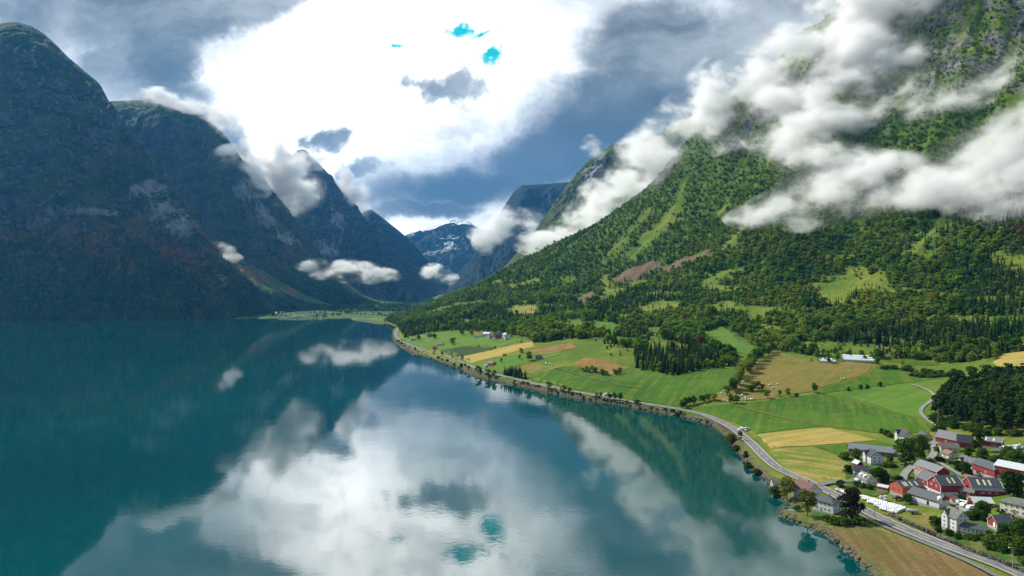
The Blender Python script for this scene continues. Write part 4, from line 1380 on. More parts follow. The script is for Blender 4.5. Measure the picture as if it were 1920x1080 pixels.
def patch_trees(V, n, tlo, thi, seed, dens_scale=300, h=(6, 10)):
    rs = np.random.RandomState(seed)
    nv, nu = V.shape[:2]
    r = rs.uniform(tlo, thi, n) ** 1.0 * (nv - 2); c = rs.uniform(0, 1, n) * (nu - 2)
    ri = r.astype(int); ci = c.astype(int); rf = (r - ri)[:, None]; cf = (c - ci)[:, None]
    p = (V[ri, ci] * (1 - cf) + V[ri, ci + 1] * cf) * (1 - rf) + (V[ri + 1, ci] * (1 - cf) + V[ri + 1, ci + 1] * cf) * rf
    f = fbm(p[:, 0] / dens_scale, p[:, 1] / dens_scale, p[:, 2] / dens_scale + seed, 4)
    tt = r / nv
    px = CX + FPX * p[:, 0] / p[:, 1]
    ok = (px > -60) & (px < 900) & (p[:, 2] > 3) & (rs.rand(n) < sstep(tt + f * 0.35, tlo + 0.02, tlo + 0.30))
    return p[ok], rs.uniform(h[0], h[1], int(ok.sum()))


lp, lh = zip(*[patch_trees(V1, 34000, 0.58, 1.0, 31), patch_trees(V2, 14000, 0.62, 1.0, 32)])
lp = np.concatenate(lp); lh = np.concatenate(lh)
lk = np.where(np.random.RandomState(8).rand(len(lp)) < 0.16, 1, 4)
rs_p = np.random.RandomState(9)
n = 20000
pY = np.exp(rs_p.uniform(np.log(2640), np.log(6500), n)); ppx = rs_p.uniform(380, 960, n)
pX = (ppx - CX) / FPX * pY; pZ = plain_h(pX, pY)
nf = fbm(pX / 170, pY / 170, pX * 0 + 1, 4)
okp = (pZ > 2) & (rs_p.rand(n) < np.where(pY < 3300, sstep(nf, 0.05, 0.22) * 0.9, sstep(nf + 0.25, 0.0, 0.3)))
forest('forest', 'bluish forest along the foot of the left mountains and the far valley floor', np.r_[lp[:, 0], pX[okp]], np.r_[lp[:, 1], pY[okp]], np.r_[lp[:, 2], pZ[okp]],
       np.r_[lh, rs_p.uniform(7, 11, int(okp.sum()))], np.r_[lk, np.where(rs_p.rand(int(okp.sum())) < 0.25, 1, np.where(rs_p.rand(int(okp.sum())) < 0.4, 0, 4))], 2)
# ------------------------------------------------------------------ buildings
def box_vf(x0, x1, y0, y1, z0, z1):
    v = [(x, y, z) for z in (z0, z1) for y in (y0, y1) for x in (x0, x1)]
    return v, [(0, 2, 3, 1), (4, 5, 7, 6), (0, 1, 5, 4), (2, 6, 7, 3), (0, 4, 6, 2), (1, 3, 7, 5)]


class MB:
    """collects boxes and solids, then links them as one mesh object"""
    def __init__(s): s.v, s.f = [], []

    def raw(s, v, f, M=None):
        n = len(s.v)
        s.v += [tuple(M @ Vector(q)) if M is not None else tuple(q) for q in v]
        s.f += [tuple(i + n for i in q) for q in f]
        return s

    def box(s, x0, x1, y0, y1, z0, z1, M=None): return s.raw(*box_vf(x0, x1, y0, y1, z0, z1), M)

    def build(s, name, mat, parent, smooth=False):
        me = bpy.data.meshes.new(name)
        me.from_pydata(s.v, [], s.f)
        if smooth: me.polygons.foreach_set('use_smooth', [True] * len(me.polygons))
        return link(name, me, mat, parent)


WHITE = plain('white_boards', (0.56, 0.575, 0.58), 0.7, 0.10, 1.2, stretch=(1, 1, 4))
CREAM = plain('cream_boards', (0.66, 0.62, 0.50), 0.7, 0.1, 1.2)
RED = plain('barn_red_boards', (0.235, 0.032, 0.028), 0.8, 0.28, 1.4, stretch=(4, 4, 0.6))
REDL = plain('faded_red_boards', (0.36, 0.085, 0.055), 0.8, 0.25, 1.4, stretch=(4, 4, 0.6))
ORANGE = plain('orange_boards', (0.46, 0.13, 0.045), 0.8, 0.2, 1.4, stretch=(4, 4, 0.6))
BROWNW = plain('brown_boards', (0.22, 0.12, 0.075), 0.8, 0.25, 1.4)
PLUM = plain('plum_boards', (0.13, 0.075, 0.10), 0.8, 0.25, 1.4)
SLATE = plain('slate_roof', (0.052, 0.062, 0.075), 0.55, 0.22, 0.9, 0.4, stretch=(1, 4, 4))
BLACKR = plain('black_tile_roof', (0.026, 0.028, 0.033), 0.6, 0.25, 0.9, 0.35, stretch=(1, 4, 4))
GREYR = plain('grey_sheet_roof', (0.135, 0.150, 0.170), 0.5, 0.15, 0.6, 0.4, stretch=(5, 0.5, 0.5))
PALER = plain('pale_sheet_roof', (0.42, 0.45, 0.47), 0.5, 0.15, 0.6, 0.4, stretch=(5, 0.5, 0.5))
BROWNR = plain('brown_tile_roof', (0.105, 0.052, 0.038), 0.7, 0.25, 0.9, stretch=(1, 4, 4))
RUSTR = plain('rust_roof', (0.20, 0.095, 0.065), 0.7, 0.3, 0.9)
MOSSR = plain('mossy_slate_roof', (0.115, 0.125, 0.105), 0.75, 0.35, 0.8)
STONE = plain('foundation_stone', (0.30, 0.30, 0.29), 0.9, 0.2, 1.2)
TRIM = plain('white_trim', (0.78, 0.78, 0.76), 0.6, 0.06, 1)
PANE = plain('window_glass', (0.035, 0.045, 0.055), 0.12, 0.1, 1, 0.6)
YPANE = plain('skylight_panel', (0.62, 0.58, 0.36), 0.35, 0.1, 1, 0.5)
BRICK = plain('chimney_brick', (0.24, 0.13, 0.10), 0.85, 0.2, 3)
DARKM = plain('painted_dark_interior', (0.02, 0.02, 0.02), 0.9, 0.2, 1)  # near-black door panels; the darkness inside is put into the colour


def block(root, L, W, eave, ridge, wm, rm, M=None, base=None, base_h=0.5, hip=0.0, over=0.4, trim=False, gable_m=None, roof_parent=None):
    """walls with gables, a two-slab roof and a footing, all in the building's own frame"""
    l, w = L / 2, W / 2
    z0 = base_h
    if hip:
        v = [(-l, -w, z0), (l, -w, z0), (l, w, z0), (-l, w, z0), (-l, -w, eave), (l, -w, eave), (l, w, eave), (-l, w, eave)]
        f = [(0, 1, 5, 4), (1, 2, 6, 5), (2, 3, 7, 6), (3, 0, 4, 7), (0, 3, 2, 1), (4, 5, 6, 7)]
        wall = MB().raw(v, f, M).build('wall', wm, root)
        o = over; e = eave - 0.12
        v = [(-l - o, -w - o, e), (l + o, -w - o, e), (l + o, w + o, e), (-l - o, w + o, e), (-l + hip, 0, ridge), (l - hip, 0, ridge),
             (-l - o, -w - o, e + .22), (l + o, -w - o, e + .22), (l + o, w + o, e + .22), (-l - o, w + o, e + .22)]
        f = [(0, 3, 2, 1), (0, 1, 7, 6), (1, 2, 8, 7), (2, 3, 9, 8), (3, 0, 6, 9), (6, 7, 5, 4), (8, 9, 4, 5), (7, 8, 5), (9, 6, 4)]
        roof = MB().raw(v, f, M).build('roof', rm, root)
    else:
        rz_ = ridge - 0.03
        v = [(-l, -w, z0), (l, -w, z0), (l, w, z0), (-l, w, z0), (-l, -w, eave), (l, -w, eave), (l, w, eave), (-l, w, eave), (-l, 0, rz_), (l, 0, rz_)]
        wall = MB().raw(v, [(0, 1, 5, 4), (1, 2, 6, 9, 5), (2, 3, 7, 6), (3, 0, 4, 8, 7), (0, 3, 2, 1), (4, 5, 9, 8), (6, 7, 8, 9)], M).build('wall', wm, root)
        k = (ridge - eave) / w; o = over; t = 0.22; g = over * 0.8
        rb = MB()
        ya = w + o; za = eave - k * o
        v = [(-l - g, -ya, za + .02), (l + g, -ya, za + .02), (l + g, 0, ridge + .02), (-l - g, 0, ridge + .02), (-l - g, ya, za + .02), (l + g, ya, za + .02),
             (-l - g, -ya, za + t), (l + g, -ya, za + t), (l + g, 0, ridge + t + .04), (-l - g, 0, ridge + t + .04), (-l - g, ya, za + t), (l + g, ya, za + t)]
        f = [(0, 3, 2, 1), (3, 4, 5, 2), (6, 7, 8, 9), (9, 8, 11, 10), (0, 1, 7, 6), (4, 10, 11, 5), (0, 6, 9, 3), (3, 9, 10, 4), (1, 2, 8, 7), (2, 5, 11, 8)]
        roof = rb.raw(v, f, M).build('roof', rm, root)
        if trim:
            tb = MB()
            for sx in (-1, 1):
                x = sx * (l + g)
                for sy in (-1, 1):
                    a = Vector((x, sy * ya, za + .08)); b = Vector((x, 0, ridge + .10))
                    q = [(x - .03, a.y, a.z - .16), (x - .03, b.y, b.z - .16), (x - .03, b.y, b.z + .2), (x - .03, a.y, a.z + .2)]
                    q += [(x + .06 * sx + (.03 if sx < 0 else 0), y_, z_) for (_, y_, z_) in q]
                    tb.raw(q, [(0, 1, 2, 3), (7, 6, 5, 4), (0, 4, 5, 1), (1, 5, 6, 2), (2, 6, 7, 3), (3, 7, 4, 0)], M)
            tb.build('barge_board', TRIM, root)
            cb = MB()
            for sx in (-1, 1):
                for sy in (-1, 1):
                    cb.box(sx * l - .12, sx * l + .12, sy * w - .12, sy * w + .12, z0, eave - .05, M)
            cb.build('corner_board', TRIM, root)
    MB().box(-l - .06, l + .06, -w - .06, w + .06, -1.5, z0 + .02, M).build('foundation', base or STONE, root)
    return wall, roof


_win = {}
def window(root, x, y, z, ang, w=0.9, h=1.25, frame=None, M=None, name='window', pane=None):
    """a framed window standing 4 cm proud of the wall; ang is the way it looks"""
    key = (round(w, 2), round(h, 2), (frame or TRIM).name, (pane or PANE).name)
    if key not in _win:
        a = MB()
        a.box(-w / 2 - .11, -w / 2, -.05, .03, -h / 2 - .11, h / 2 + .11); a.box(w / 2, w / 2 + .11, -.05, .03, -h / 2 - .11, h / 2 + .11)
        a.box(-w / 2, w / 2, -.05, .03, h / 2, h / 2 + .11); a.box(-w / 2, w / 2, -.05, .03, -h / 2 - .11, -h / 2)
        a.box(-.035, .035, -.045, .025, -h / 2, h / 2)
        me = bpy.data.meshes.new('window'); me.from_pydata(a.v, [], a.f); me.materials.append(frame or TRIM)
        b = MB().box(-w / 2, w / 2, -.02, .02, -h / 2, h / 2)
        mp = bpy.data.meshes.new('pane'); mp.from_pydata(b.v, [], b.f); mp.materials.append(pane or PANE)
        _win[key] = (me, mp)
    me, mp = _win[key]
    o = bpy.data.objects.new(name, me); COL.objects.link(o)
    Mx = (M or Matrix.Identity(4)) @ Matrix.Translation((x, y, z)) @ Matrix.Rotation(ang, 4, 'Z')
    o.parent = root; o.matrix_local = Mx
    p = bpy.data.objects.new('pane', mp); COL.objects.link(p); p.parent = o
    return o


def windows(root, side, L, W, zs, n, M=None, w=0.9, h=1.25, span=0.8, frame=None, pane=None):
    for z in zs:
        for i in range(n):
            u = ((i + 0.5) / n - 0.5) * span
            if side == 'front': window(root, u * L, -W / 2 - .04, z, 0, w, h, frame, M, pane=pane)
            elif side == 'back': window(root, u * L, W / 2 + .04, z, math.pi, w, h, frame, M, pane=pane)
            elif side == 'right': window(root, L / 2 + .04, u * W, z, math.pi / 2, w, h, frame, M, pane=pane)
            else: window(root, -L / 2 - .04, u * W, z, -math.pi / 2, w, h, frame, M, pane=pane)


def door(root, side, L, W, u, z0=0.5, w=1.0, h=2.0, mat=None, M=None):
    b = MB()
    if side == 'front': b.box(u - w / 2, u + w / 2, -W / 2 - .07, -W / 2 + .02, z0, z0 + h, M)
    elif side == 'right': b.box(L / 2 - .02, L / 2 + .07, u - w / 2, u + w / 2, z0, z0 + h, M)
    else: b.box(-L / 2 - .07, -L / 2 + .02, u - w / 2, u + w / 2, z0, z0 + h, M)
    return b.build('door', mat or BROWNW, root)


def chimney(roof, x, y, z, M=None, mat=None):
    b = MB().box(x - .35, x + .35, y - .35, y + .35, z - 1.0, z + .9, M).box(x - .42, x + .42, y - .42, y + .42, z + .9, z + 1.05, M)
    return b.build('chimney', mat or BRICK, roof)


def skylights(roof, L, W, eave, ridge, xs, side=-1, w=0.9, M=None, mat=None):
    k = (ridge - eave) / (W / 2)
    for x in xs:
        b = MB()
        y0, y1 = side * W * 0.42, side * W * 0.14
        f = lambda y: ridge - k * abs(y) + .30
        v = [(x - w / 2, y0, f(y0)), (x + w / 2, y0, f(y0)), (x + w / 2, y1, f(y1)), (x - w / 2, y1, f(y1))]
        v += [(a, b_, c - .06) for a, b_, c in v]
        b.raw(v, [(0, 1, 2, 3), (7, 6, 5, 4), (0, 4, 5, 1), (1, 5, 6, 2), (2, 6, 7, 3), (3, 7, 4, 0)], M).build('skylight', mat or YPANE, roof)


def site(name, label, cat, px, py, theta, group=None, rad=4, hf=None, at=None):
    x, y, z = at or hit(px, py)
    az = math.degrees(math.atan2(x, y))
    f = hf or hgt
    zs = [float(f(x + dx_, y + dy_)) for dx_ in (-rad, 0, rad) for dy_ in (-rad, 0, rad)]
    r = bpy.data.objects.new(name, None); COL.objects.link(r)
    r.empty_display_size = 1
    r.location = (x, y, sum(zs) / 9 + 0.35)
    r.rotation_euler = (0, 0, R(theta - az))
    if cat in ('house', 'barn', 'shed', 'boathouse') and at is None:
        r.scale = (0.86,) * 3
    tag(r, label, cat, group)
    return r


def T(x, y, z=0, a=0): return Matrix.Translation((x, y, z)) @ Matrix.Rotation(R(a), 4, 'Z')


def farmhouse(px, py, th, L, W, eave, ridge, label, wm=WHITE, rm=SLATE, rows=1, nf=3, ng=2, cross=False, ch=True, hip=0.0, gside='right', attic=True, ww=0.85, wh=1.15, name='farmhouse'):
    r = site(name, label, 'house', px, py, th)
    wall, roof = block(r, L, W, eave, ridge, wm, rm, hip=hip, over=0.45)
    step = (eave - 0.5) / rows
    zs = [0.5 + step * (i + 0.55) for i in range(rows)]
    windows(r, 'front', L, W, zs, nf, w=ww, h=min(wh, step * .6)); windows(r, gside, L, W, zs, ng, w=ww, h=min(wh, step * .6), span=0.75)
    windows(r, 'left' if gside == 'right' else 'right', L, W, zs[:1], 1, w=ww, h=min(wh, step * .6))
    if attic and not hip:
        x = L / 2 + .04 if gside == 'right' else -L / 2 - .04
        n_at = 2 if W > 6.5 else 1
        for i in range(n_at):
            window(r, x, (i - (n_at - 1) / 2) * 1.7, eave + (ridge - eave) * .30, math.pi / 2 if gside == 'right' else -math.pi / 2, ww * .85, 0.95)
    door(r, 'front', L, W, -L * 0.08)
    if ch: chimney(roof, L * 0.12, 0, ridge)
    if cross:
        M = T(-L * 0.28 if cross == 'left' else 0, -W * 0.30, 0, 90)
        w2, r2 = block(r, W * 0.62, min(3.6, L * .42), eave + .05, ridge - 0.7, wm, rm, M, over=0.3)
        for z in zs: window(r, -L * 0.28 if cross == 'left' else 0, -W * 0.61 - .05, z, 0, ww, min(wh, step * .6))
        window(r, -L * 0.28 if cross == 'left' else 0, -W * 0.61 - .05, eave + (ridge - eave) * .2, 0, ww * .8, 0.8)
    return r, roof


# ---- white houses by the lake
r = site('boathouse', 'small white boathouse with a dark mossy roof right at the water', 'boathouse', 1461, 911, 14)
block(r, 8.5, 5, 2.4, 4.4, WHITE, MOSSR, over=.35); windows(r, 'front', 8.5, 5, [1.5], 2); window(r, -4.29, 0, 2.6, -math.pi / 2); door(r, 'left', 8.5, 5, 0, mat=DARKM)
farmhouse(1513, 933, -52, 12, 9, 4.8, 8.4, 'large white house with a brown tiled roof beside the lake road', rm=BROWNR, rows=1, nf=3, ng=2)
farmhouse(1551, 959, -30, 11, 8.2, 5.4, 7.6, 'white two-storey house with a dark hipped roof under the copper beech', rm=SLATE, rows=2, nf=4, ng=2, hip=3.6, cross=False)
# ---- white houses beyond the road
h, rf_ = farmhouse(1638, 868, -66, 9.5, 7.6, 4.6, 7.6, 'white house with a black roof beside the long grey barn', rm=BLACKR, rows=2, nf=3, ng=2, cross='left')
h, rf_ = farmhouse(1625, 909, -58, 9.5, 6.4, 3.3, 6.3, 'white house with two dormers in its worn grey roof, beside the side lane', rm=MOSSR, rows=1, nf=3, ng=2)
for xx in (-2.2, 1.2):
    d = MB().box(-.9, .9, -2.75, -0.8, 3.6, 5.2, T(xx, 0)).raw([(-1.05, -2.9, 5.2), (1.05, -2.9, 5.2), (1.05, -.4, 5.75), (-1.05, -.4, 5.75), (-1.05, -2.9, 5.32), (1.05, -2.9, 5.32), (1.05, -.4, 5.87), (-1.05, -.4, 5.87)],
        [(0, 3, 2, 1), (4, 5, 6, 7), (0, 1, 5, 4), (1, 2, 6, 5), (2, 3, 7, 6), (3, 0, 4, 7)], T(xx, 0)).build('dormer', WHITE, rf_)
MB().box(-1.6, 1.6, -4.9, -3.22, 0.2, 2.5, T(-2.5, 0)).build('porch', WHITE, h)
farmhouse(1613, 889, 22, 9, 4.8, 2.5, 4.4, 'low white cottage with a black roof behind the dormered house', rm=SLATE, rows=1, nf=3, ng=1, gside='left', ch=False)
r = site('shed', 'small red shed with a bare white gable roof behind the cottage', 'shed', 1608, 876, -50)
block(r, 4.6, 4, 2.2, 3.8, RED, PALER, over=.3); door(r, 'right', 4.6, 4, 0, mat=DARKM)
farmhouse(1696, 830, -62, 10.5, 7, 5.0, 8.6, 'tall white farmhouse with a dark roof alone on the green field edge', rm=BLACKR, rows=2, nf=3, ng=2, cross='left')
farmhouse(1733, 824, -50, 7, 6, 2.5, 4.5, 'small white cottage with a dark roof beside the tall white farmhouse', rm=SLATE, rows=1, nf=2, ng=1)
r = site('barn', 'long low grey-roofed barn behind the black-roofed house', 'barn', 1634, 851, -4)
block(r, 26, 10.5, 2.8, 5.2, BROWNW, GREYR, over=.6); door(r, 'left', 26, 10.5, 0, 0.4, 3.0, 2.4, DARKM); windows(r, 'front', 26, 10.5, [1.7], 6)
block(r, 6, 6, 2.0, 2.8, STONE, GREYR, T(16.2, -1), over=.3)
farmhouse(1779, 859, -52, 6, 5, 2.6, 4.4, 'little white house with a rusty brown roof beside the village lane', rm=RUSTR, rows=1, nf=2, ng=1, ch=False)
farmhouse(1818, 880, -44, 10.5, 6.6, 3.6, 6.6, 'white house with a slate roof and front gable left of the dark red barn', rm=SLATE, rows=1, nf=3, ng=2, cross='left')
h, _ = farmhouse(1792, 993, -46, 7.6, 6.6, 6.0, 9.2, 'tall white three-storey house with a mossy roof above the stone wall', rm=MOSSR, rows=3, nf=3, ng=2, cross='left', wh=0.95)
w2, r2 = block(h, 9.4, 4.6, 2.8, 4.3, WHITE, SLATE, T(6.6, 2.8, 0, 40), over=.35)
for i in range(5): window(h, -3.0 + i * 1.5, -2.34, 1.7, 0, 0.8, 1.0, M=T(6.6, 2.8, 0, 40))
r = site('boat_shed', 'dark red shed with white trim and slate roof next to the tall white house', 'shed', 1877, 990, 34)
block(r, 7.6, 6, 2.7, 5.2, RED, SLATE, trim=True); door(r, 'left', 7.6, 6, -1.2, 0.4, 1.2, 2.0, TRIM); door(r, 'front', 7.6, 6, 1, 0.4, 2.2, 2.1, DARKM)
farmhouse(1916, 966, -22, 14, 9, 5.0, 7.2, 'big cream house with a grey-brown hipped roof at the right edge', wm=CREAM, rm=MOSSR, rows=2, nf=5, ng=2, hip=3.5)

# ---- barns
r = site('barn', 'angled red barn with a dark slate roof above the village lane', 'barn', 1781, 833, -34)
block(r, 15, 8, 3.8, 8.0, RED, SLATE, trim=True); window(r, 0, -4.04, 2.4, 0)
block(r, 9, 8, 3.8, 8.0, RED, BLACKR, T(11.0, -1.2, 0, 34), trim=True)
r = site('barn', 'plain red shed with two skylights beside the white bales', 'barn', 1858, 838, -8)
w_, ro = block(r, 12.5, 8, 3.8, 5.8, RED, GREYR, trim=True); skylights(ro, 12.5, 8, 3.8, 5.8, (-2.2, 1.8)); door(r, 'front', 12.5, 8, 2, 0.4, 3.2, 3.0)
r = site('cottage', 'half red half white cottage with a greenish roof below the angled barn', 'house', 1779, 847, 16)
block(r, 10.5, 6, 2.6, 5.0, WHITE, MOSSR); windows(r, 'front', 10.5, 6, [1.5], 3); windows(r, 'left', 10.5, 6, [1.5], 1)
MB().raw([(-5.34, -3.0, 2.65), (-5.34, 3.0, 2.65), (-5.34, 0, 4.95), (-5.27, -3.0, 2.65), (-5.27, 3.0, 2.65), (-5.27, 0, 4.95)], [(0, 2, 1), (3, 4, 5), (0, 1, 4, 3), (1, 2, 5, 4), (2, 0, 3, 5)]).build('gable_board', RED, r)
r = site('barn', 'long dark red barn on a low stone wall, right of the slate-roofed house', 'barn', 1857, 893, -52)
block(r, 17, 8.5, 5.0, 7.6, RED, SLATE, base=STONE, base_h=1.2); window(r, 2, -4.3, 2.6, 0, .7, .7)
r = site('barn', 'wide red barn with a pale sheet roof at the right edge', 'barn', 1908, 899, -24)
block(r, 18, 10, 6.0, 8.2, RED, PALER, base=STONE, base_h=1.2, trim=True); window(r, -4, -5.04, 3.4, 0, 1, .8)
r = site('barn', 'orange-red barn with a wide grey roof and white windows by the lane bend', 'barn', 1747, 893, -50)
w_, ro = block(r, 17, 8.5, 4.4, 7.0, RED, GREYR, base=STONE, base_h=1.9, trim=True)
MB().box(-8.52, 2.0, -4.33, -4.24, 2.0, 4.2).build('orange_boarding', ORANGE, r)
for i in range(3): window(r, -7.6 + 1.6 * i, -4.40, 3.5, 0, 1.0, .6)
r = site('barn', 'big red barn on a white ground floor with three white gable windows', 'barn', 1772, 929, 36)
w_, ro = block(r, 12, 10, 6.2, 10.0, RED, SLATE, base=WHITE, base_h=2.6, trim=True)
skylights(ro, 12, 10, 6.2, 10.0, (-0.2, 2.4)); windows(r, 'front', 12, 10, [1.6], 4, w=1.0, h=.8)
for yy, zz in ((-1.9, 5.2), (1.9, 5.2), (0, 7.6)): window(r, -6.06, yy, zz, -math.pi / 2, .9, .9)
windows(r, 'left', 12, 10, [1.7], 3, w=1.0, h=.7)
block(r, 15, 8, 5.6, 9.2, RED, SLATE, T(-1.5, 7.6, 0, 90), base=WHITE, base_h=2.6, trim=True)
window(r, -5.54, 9.0, 4.6, -math.pi / 2, .8, .8); window(r, -5.60, 6.2, 1.6, -math.pi / 2, 1.0, .7); window(r, -5.60, 11.2, 1.6, -math.pi / 2, 1.0, .7)
r = site('barn', 'red barn with three skylights and a low lean-to along its front', 'barn', 1842, 924, 24)
w_, ro = block(r, 14, 10, 3.8, 7.4, RED, SLATE, trim=True); skylights(ro, 14, 10, 3.8, 7.4, (-3.2, -0.4, 2.0))
MB().box(-6.6, 7.2, -7.4, -5.08, 0.3, 2.5).build('lean_to', RED, r)
MB().raw([(-6.9, -7.8, 2.5), (7.5, -7.8, 2.5), (7.5, -5.0, 3.7), (-6.9, -5.0, 3.7), (-6.9, -7.8, 2.65), (7.5, -7.8, 2.65), (7.5, -5.0, 3.85), (-6.9, -5.0, 3.85)],
         [(0, 3, 2, 1), (4, 5, 6, 7), (0, 1, 5, 4), (1, 2, 6, 5), (2, 3, 7, 6), (3, 0, 4, 7)]).build('lean_to_roof', SLATE, r)
for i in range(3): window(r, -3.2 + 3.2 * i, -7.45, 1.5, 0, 1.3, .5)
r = site('outbuilding', 'narrow red link building with a green-grey roof between two red barns', 'barn', 1812, 931, -20)
block(r, 8, 4, 2.6, 4.0, RED, MOSSR, over=.3); windows(r, 'front', 8, 4, [1.6], 2); door(r, 'right', 8, 4, 0, .4, 1, 2, TRIM)
r = site('barn', 'faded red barn with four skylights in its dark roof', 'barn', 1700, 926, 42)
w_, ro = block(r, 13, 9, 4.4, 7.0, REDL, SLATE, over=.3); skylights(ro, 13, 9, 4.4, 7.0, (-4, -2.6, 0.2, 3.6)); windows(r, 'left', 13, 9, [2.6], 2, w=.9, h=.6, frame=BROWNW)
r = site('barn', 'long white barn with a slate roof, small high windows and a red gable', 'barn', 1741, 945, -36)
w_, ro = block(r, 16.6, 8, 3.6, 6.2, WHITE, SLATE, over=.5); windows(r, 'front', 16.6, 8, [2.9], 8, w=.7, h=.5, frame=STONE); door(r, 'front', 16.6, 8, 2.5, 0.3, 1.2, 2.0, DARKM)
MB().raw([(8.33, -4.0, 3.6), (8.33, 4.0, 3.6), (8.33, 0, 6.15), (8.40, -4.0, 3.6), (8.40, 4.0, 3.6), (8.40, 0, 6.15)], [(0, 1, 2), (3, 5, 4), (0, 3, 4, 1), (1, 4, 5, 2), (2, 5, 3, 0)]).build('gable_board', RED, r)
r = site('shed', 'small red shed with a pale sheet roof left of the faded red barn', 'shed', 1657, 921, -22)
block(r, 5.4, 3.6, 2.2, 3.0, REDL, PALER, over=.3); door(r, 'front', 5.4, 3.6, 1, .3, 1, 1.8)
r = site('carport', 'open red shed with a pale gable roof beside the farmyard', 'shed', 1838, 950, 26)
block(r, 8.5, 6.4, 2.4, 4.2, RED, PALER, trim=True); door(r, 'left', 8.5, 6.4, 0, .3, 3.6, 2.0, DARKM)
r = site('shed', 'tiny red gabled shed in front of the big red barn', 'shed', 1788, 942, 40)
block(r, 3.2, 4.0, 1.2, 2.6, RED, RUSTR, over=.25); door(r, 'left', 3.2, 4.0, 0, .3, 1, 1.1, TRIM)
r = site('brick_ruin', 'low flat store with a rusty red roof behind the big red barn', 'shed', 1825, 903, -30)
block(r, 9, 5, 1.6, 2.6, BROWNW, RUSTR, over=.3); door(r, 'front', 9, 5, 1, .3, 1.2, 1.3)

# feed silo at the long white barn
r = site('feed_silo', 'white feed silo at the gable end of the long white barn', 'silo', 1762, 953, 0, rad=1)
def cone_mb(zs, rs_, k=14, M=None):
    b = MB(); n = len(zs)
    for z, q in zip(zs, rs_):
        for j in range(k): b.v.append((q * math.cos(6.2832 * j / k), q * math.sin(6.2832 * j / k), z))
    for i in range(n - 1):
        for j in range(k): b.f.append((i * k + j, i * k + (j + 1) % k, (i + 1) * k + (j + 1) % k, (i + 1) * k + j))
    b.f.append(tuple(range(k))[::-1]); b.f.append(tuple((n - 1) * k + j for j in range(k)))
    return b
cone_mb([0.9, 1.9, 4.3, 4.8, 4.9], [0.25, 0.95, 0.95, 0.35, 0.15]).build('hopper', TRIM, r)
for a in range(4):
    MB().box(-.07, .07, -.07, .07, -.8, 2.6, T(.85 * math.cos(a * 1.571 + .785), .85 * math.sin(a * 1.571 + .785))).build('leg', STONE, r)

# polytunnels / greenhouses
GLASSH = plain('greenhouse_sheet', (0.52, 0.58, 0.62), 0.35, 0.12, 0.5, 0.5)
def tunnel(px, py, L, W, H, label, th=-6):
    r = site('greenhouse', label, 'greenhouse', px, py, th, group='greenhouses under the hillside wood', rad=2)
    b = MB(); k = 8
    for sx in (-1, 1):
        for j in range(k + 1):
            a = math.pi * j / k
            b.v.append((sx * L / 2, -W / 2 * math.cos(a), 0.8 + (H - 0.8) * math.sin(a) ** 0.8))
    for j in range(k): b.f.append((j, k + 1 + j, k + 2 + j, j + 1))
    b.f.append(tuple(range(k + 1))); b.f.append(tuple(range(2 * k + 1, k, -1)))
    b.build('cover', GLASSH, r)
    MB().box(-L / 2, L / 2, -W / 2 - .05, -W / 2 + .1, -1, 0.85).box(-L / 2, L / 2, W / 2 - .1, W / 2 + .05, -1, 0.85).build('side_wall', STONE, r)
    MB().box(L / 2, L / 2 + .08, -1.2, 1.2, 0, 2.2).build('door', DARKM, r)
for (a, b_, L, lab) in ((1612, 678, 30, 'front pale greenhouse tunnel, longest of the right-hand three'), (1608, 674.5, 28, 'middle pale greenhouse tunnel between two others'), (1604, 671, 25, 'rear pale greenhouse tunnel against the scrub'),
                       (1552, 680, 15, 'short pale greenhouse tunnel in front at the left end of the row'), (1548, 677, 13, 'short pale greenhouse tunnel behind another at the left end of the row')):
    tunnel(a, b_, L, 5.0, 2.9, lab)

# distant farm on the point and single cottages
for (px, py, th, L, W, e, g, wm, rm, lab) in [
    (897, 633, -20, 13, 8, 3.4, 6, CREAM, RUSTR, 'tan house with a brown roof at the left end of the distant farm'),
    (913, 630, -30, 14, 8, 4, 7, WHITE, PALER, 'white barn with a pale roof in the distant farm'),
    (921, 634, 20, 11, 8, 3.4, 6, STONE, GREYR, 'grey house in front of the pale barn of the distant farm'),
    (935, 634, 24, 18, 11, 5, 9.5, RED, SLATE, 'large dark red barn in the middle of the distant farm'),
    (948, 633, -60, 10, 8, 4.6, 8, WHITE, GREYR, 'white house right of the dark red barn of the distant farm'),
    (951, 637, 10, 9, 7, 3, 5.2, WHITE, GREYR, 'low white house at the right end of the distant farm'),
    (777, 638, -20, 12, 7, 2.6, 4.6, BROWNW, MOSSR, 'brown cottage among bushes near the road point'),
    (806, 632, 30, 11, 8, 4, 7, PLUM, SLATE, 'grey-purple cottage beside the dark trees on the point'),
    (826, 648, -28, 10, 8, 3, 6.4, CREAM, RUSTR, 'cream cottage with an orange roof above the orchard'),
    (815, 655, 10, 8, 6, 3.2, 5.6, RED, RUSTR, 'small bright red shed beside the lake road'),
    (922, 685, -40, 9, 7, 3, 6, ORANGE, RUSTR, 'orange-gabled cottage on the green pasture'),
    (1010, 674, 12, 9, 6, 3, 5.6, PLUM, SLATE, 'plum-coloured shed beside the lone dark tree')]:
    r = site('cottage', lab, 'house', px, py, th, rad=3)
    w_, ro = block(r, L, W, e, g, wm, rm); windows(r, 'front', L, W, [e * .55], 3, w=1.2, h=1.1); windows(r, 'right', L, W, [e * .55], 2, w=1.2, h=1.1)
    chimney(ro, 0, 0, g)
r = site('cottage', 'white annex in front of the orange-gabled cottage', 'house', 913, 687, 30, rad=2)
block(r, 7, 4, 2, 3, WHITE, PALER, over=.2); door(r, 'front', 7, 4, 0, .3, 1, 1.5)

